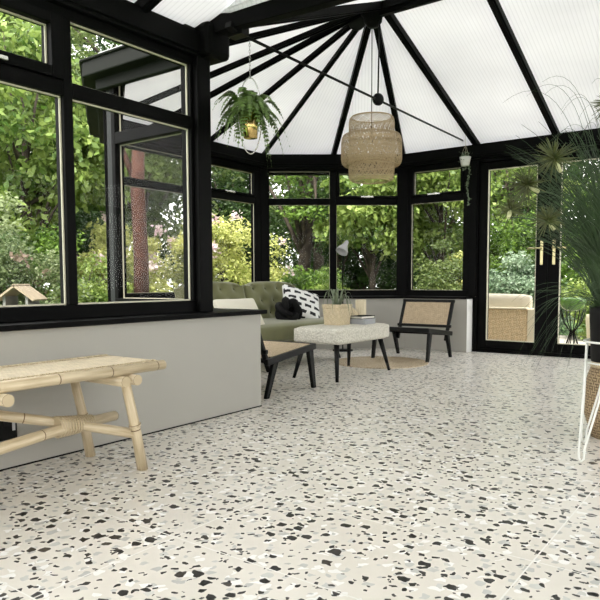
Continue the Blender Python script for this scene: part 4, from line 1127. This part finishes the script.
# behind the doors
tree('silver_shrub', 'grey green speckled shrub just above the garden sofa', 'shrub', 3.35, 9.6, -.1, 1.15, .85, 9000, .085, 'leaf_silver', 60, .26, .04, shell=.4)
tree('leafy_shrub', 'bright green hedge plant behind the garden sofa', 'shrub', 3.5, 10.4, -.1, 1.95, 1.0, 10000, .11, 'leaf_mid', 75, .32, .05, shell=.35)
tree('leafy_tree', 'airy light green tree high behind the left glass door', 'tree', 3.7, 11.6, 1.5, 3.6, 1.2, 4800, .13, 'leaf_lime', 45, .32, .07, shell=.3)
tree('leafy_shrub', 'tall mid green shrub behind the right-hand glass door', 'shrub', 4.5, 9.2, -.1, 2.3, 1.0, 10000, .10, 'leaf_mid', 75, .30, .05, shell=.35)
tree('leafy_shrub', 'light green shrub behind the green garden bowl', 'shrub', 3.9, 8.3, -.1, .9, .5, 4500, .08, 'leaf_lime', 40, .2, .03, shell=.35)
tree('leafy_tree', 'broad green tree beyond the right frame edge', 'tree', 6.4, 9.0, .3, 4.2, 1.4, 10000, .14, 'leaf_mid', 75, .42, .10, shell=.35)

# ------------------------------------------------------------------ light, camera, view
w = bpy.data.worlds.new('sky'); S.world = w; w.use_nodes = True; nt = w.node_tree; nt.nodes.clear()
out = nt.nodes.new('ShaderNodeOutputWorld'); bg = nt.nodes.new('ShaderNodeBackground')
tc = nt.nodes.new('ShaderNodeTexCoord'); sp = nt.nodes.new('ShaderNodeSeparateXYZ'); nt.links.new(tc.outputs['Generated'], sp.inputs[0])
rp = nt.nodes.new('ShaderNodeValToRGB'); rp.color_ramp.elements[0].position = 0; rp.color_ramp.elements[0].color = (1, 1, .985, 1)
rp.color_ramp.elements[1].position = .8; rp.color_ramp.elements[1].color = (1, .995, .985, 1)
nt.links.new(sp.outputs[2], rp.inputs[0]); nt.links.new(rp.outputs[0], bg.inputs[0]); bg.inputs[1].default_value = 3.6; nt.links.new(bg.outputs[0], out.inputs[0])
sd = bpy.data.lights.new('sun', 'SUN'); sd.energy = 5.5; sd.angle = math.radians(3); sd.color = (1, .96, .88)
so_ = bpy.data.objects.new('sun', sd); COL.objects.link(so_)
sun_from = Vector((-.35, -.75, 1.25)).normalized(); so_.rotation_euler = (sun_from).to_track_quat('Z', 'Y').to_euler(); so_.location = (0, 0, 12)

FPX, TP, HZ, ROLL = 640., .07, 281., math.radians(.2)
cd = bpy.data.cameras.new('camera'); cam = bpy.data.objects.new('camera', cd); COL.objects.link(cam)
cd.sensor_width = 36; cd.sensor_fit = 'HORIZONTAL'; cd.lens = 36*FPX/600
cd.shift_y = (HZ+FPX*TP-300)/600
cam.matrix_world = Matrix.Translation((0, 0, .75)) @ Matrix.Rotation(PI/2-math.atan(TP), 4, 'X') @ Matrix.Rotation(-ROLL, 4, 'Z')
cd.clip_start = .02; cd.clip_end = 200
S.camera = cam
S.view_settings.view_transform = 'Standard'; S.view_settings.look = 'None'; S.view_settings.gamma = 1; S.view_settings.exposure = .35
S.cycles.max_bounces = 12; S.cycles.diffuse_bounces = 6; S.cycles.transparent_max_bounces = 32; S.cycles.use_denoising = True
S.cycles.caustics_reflective = False; S.cycles.caustics_refractive = False
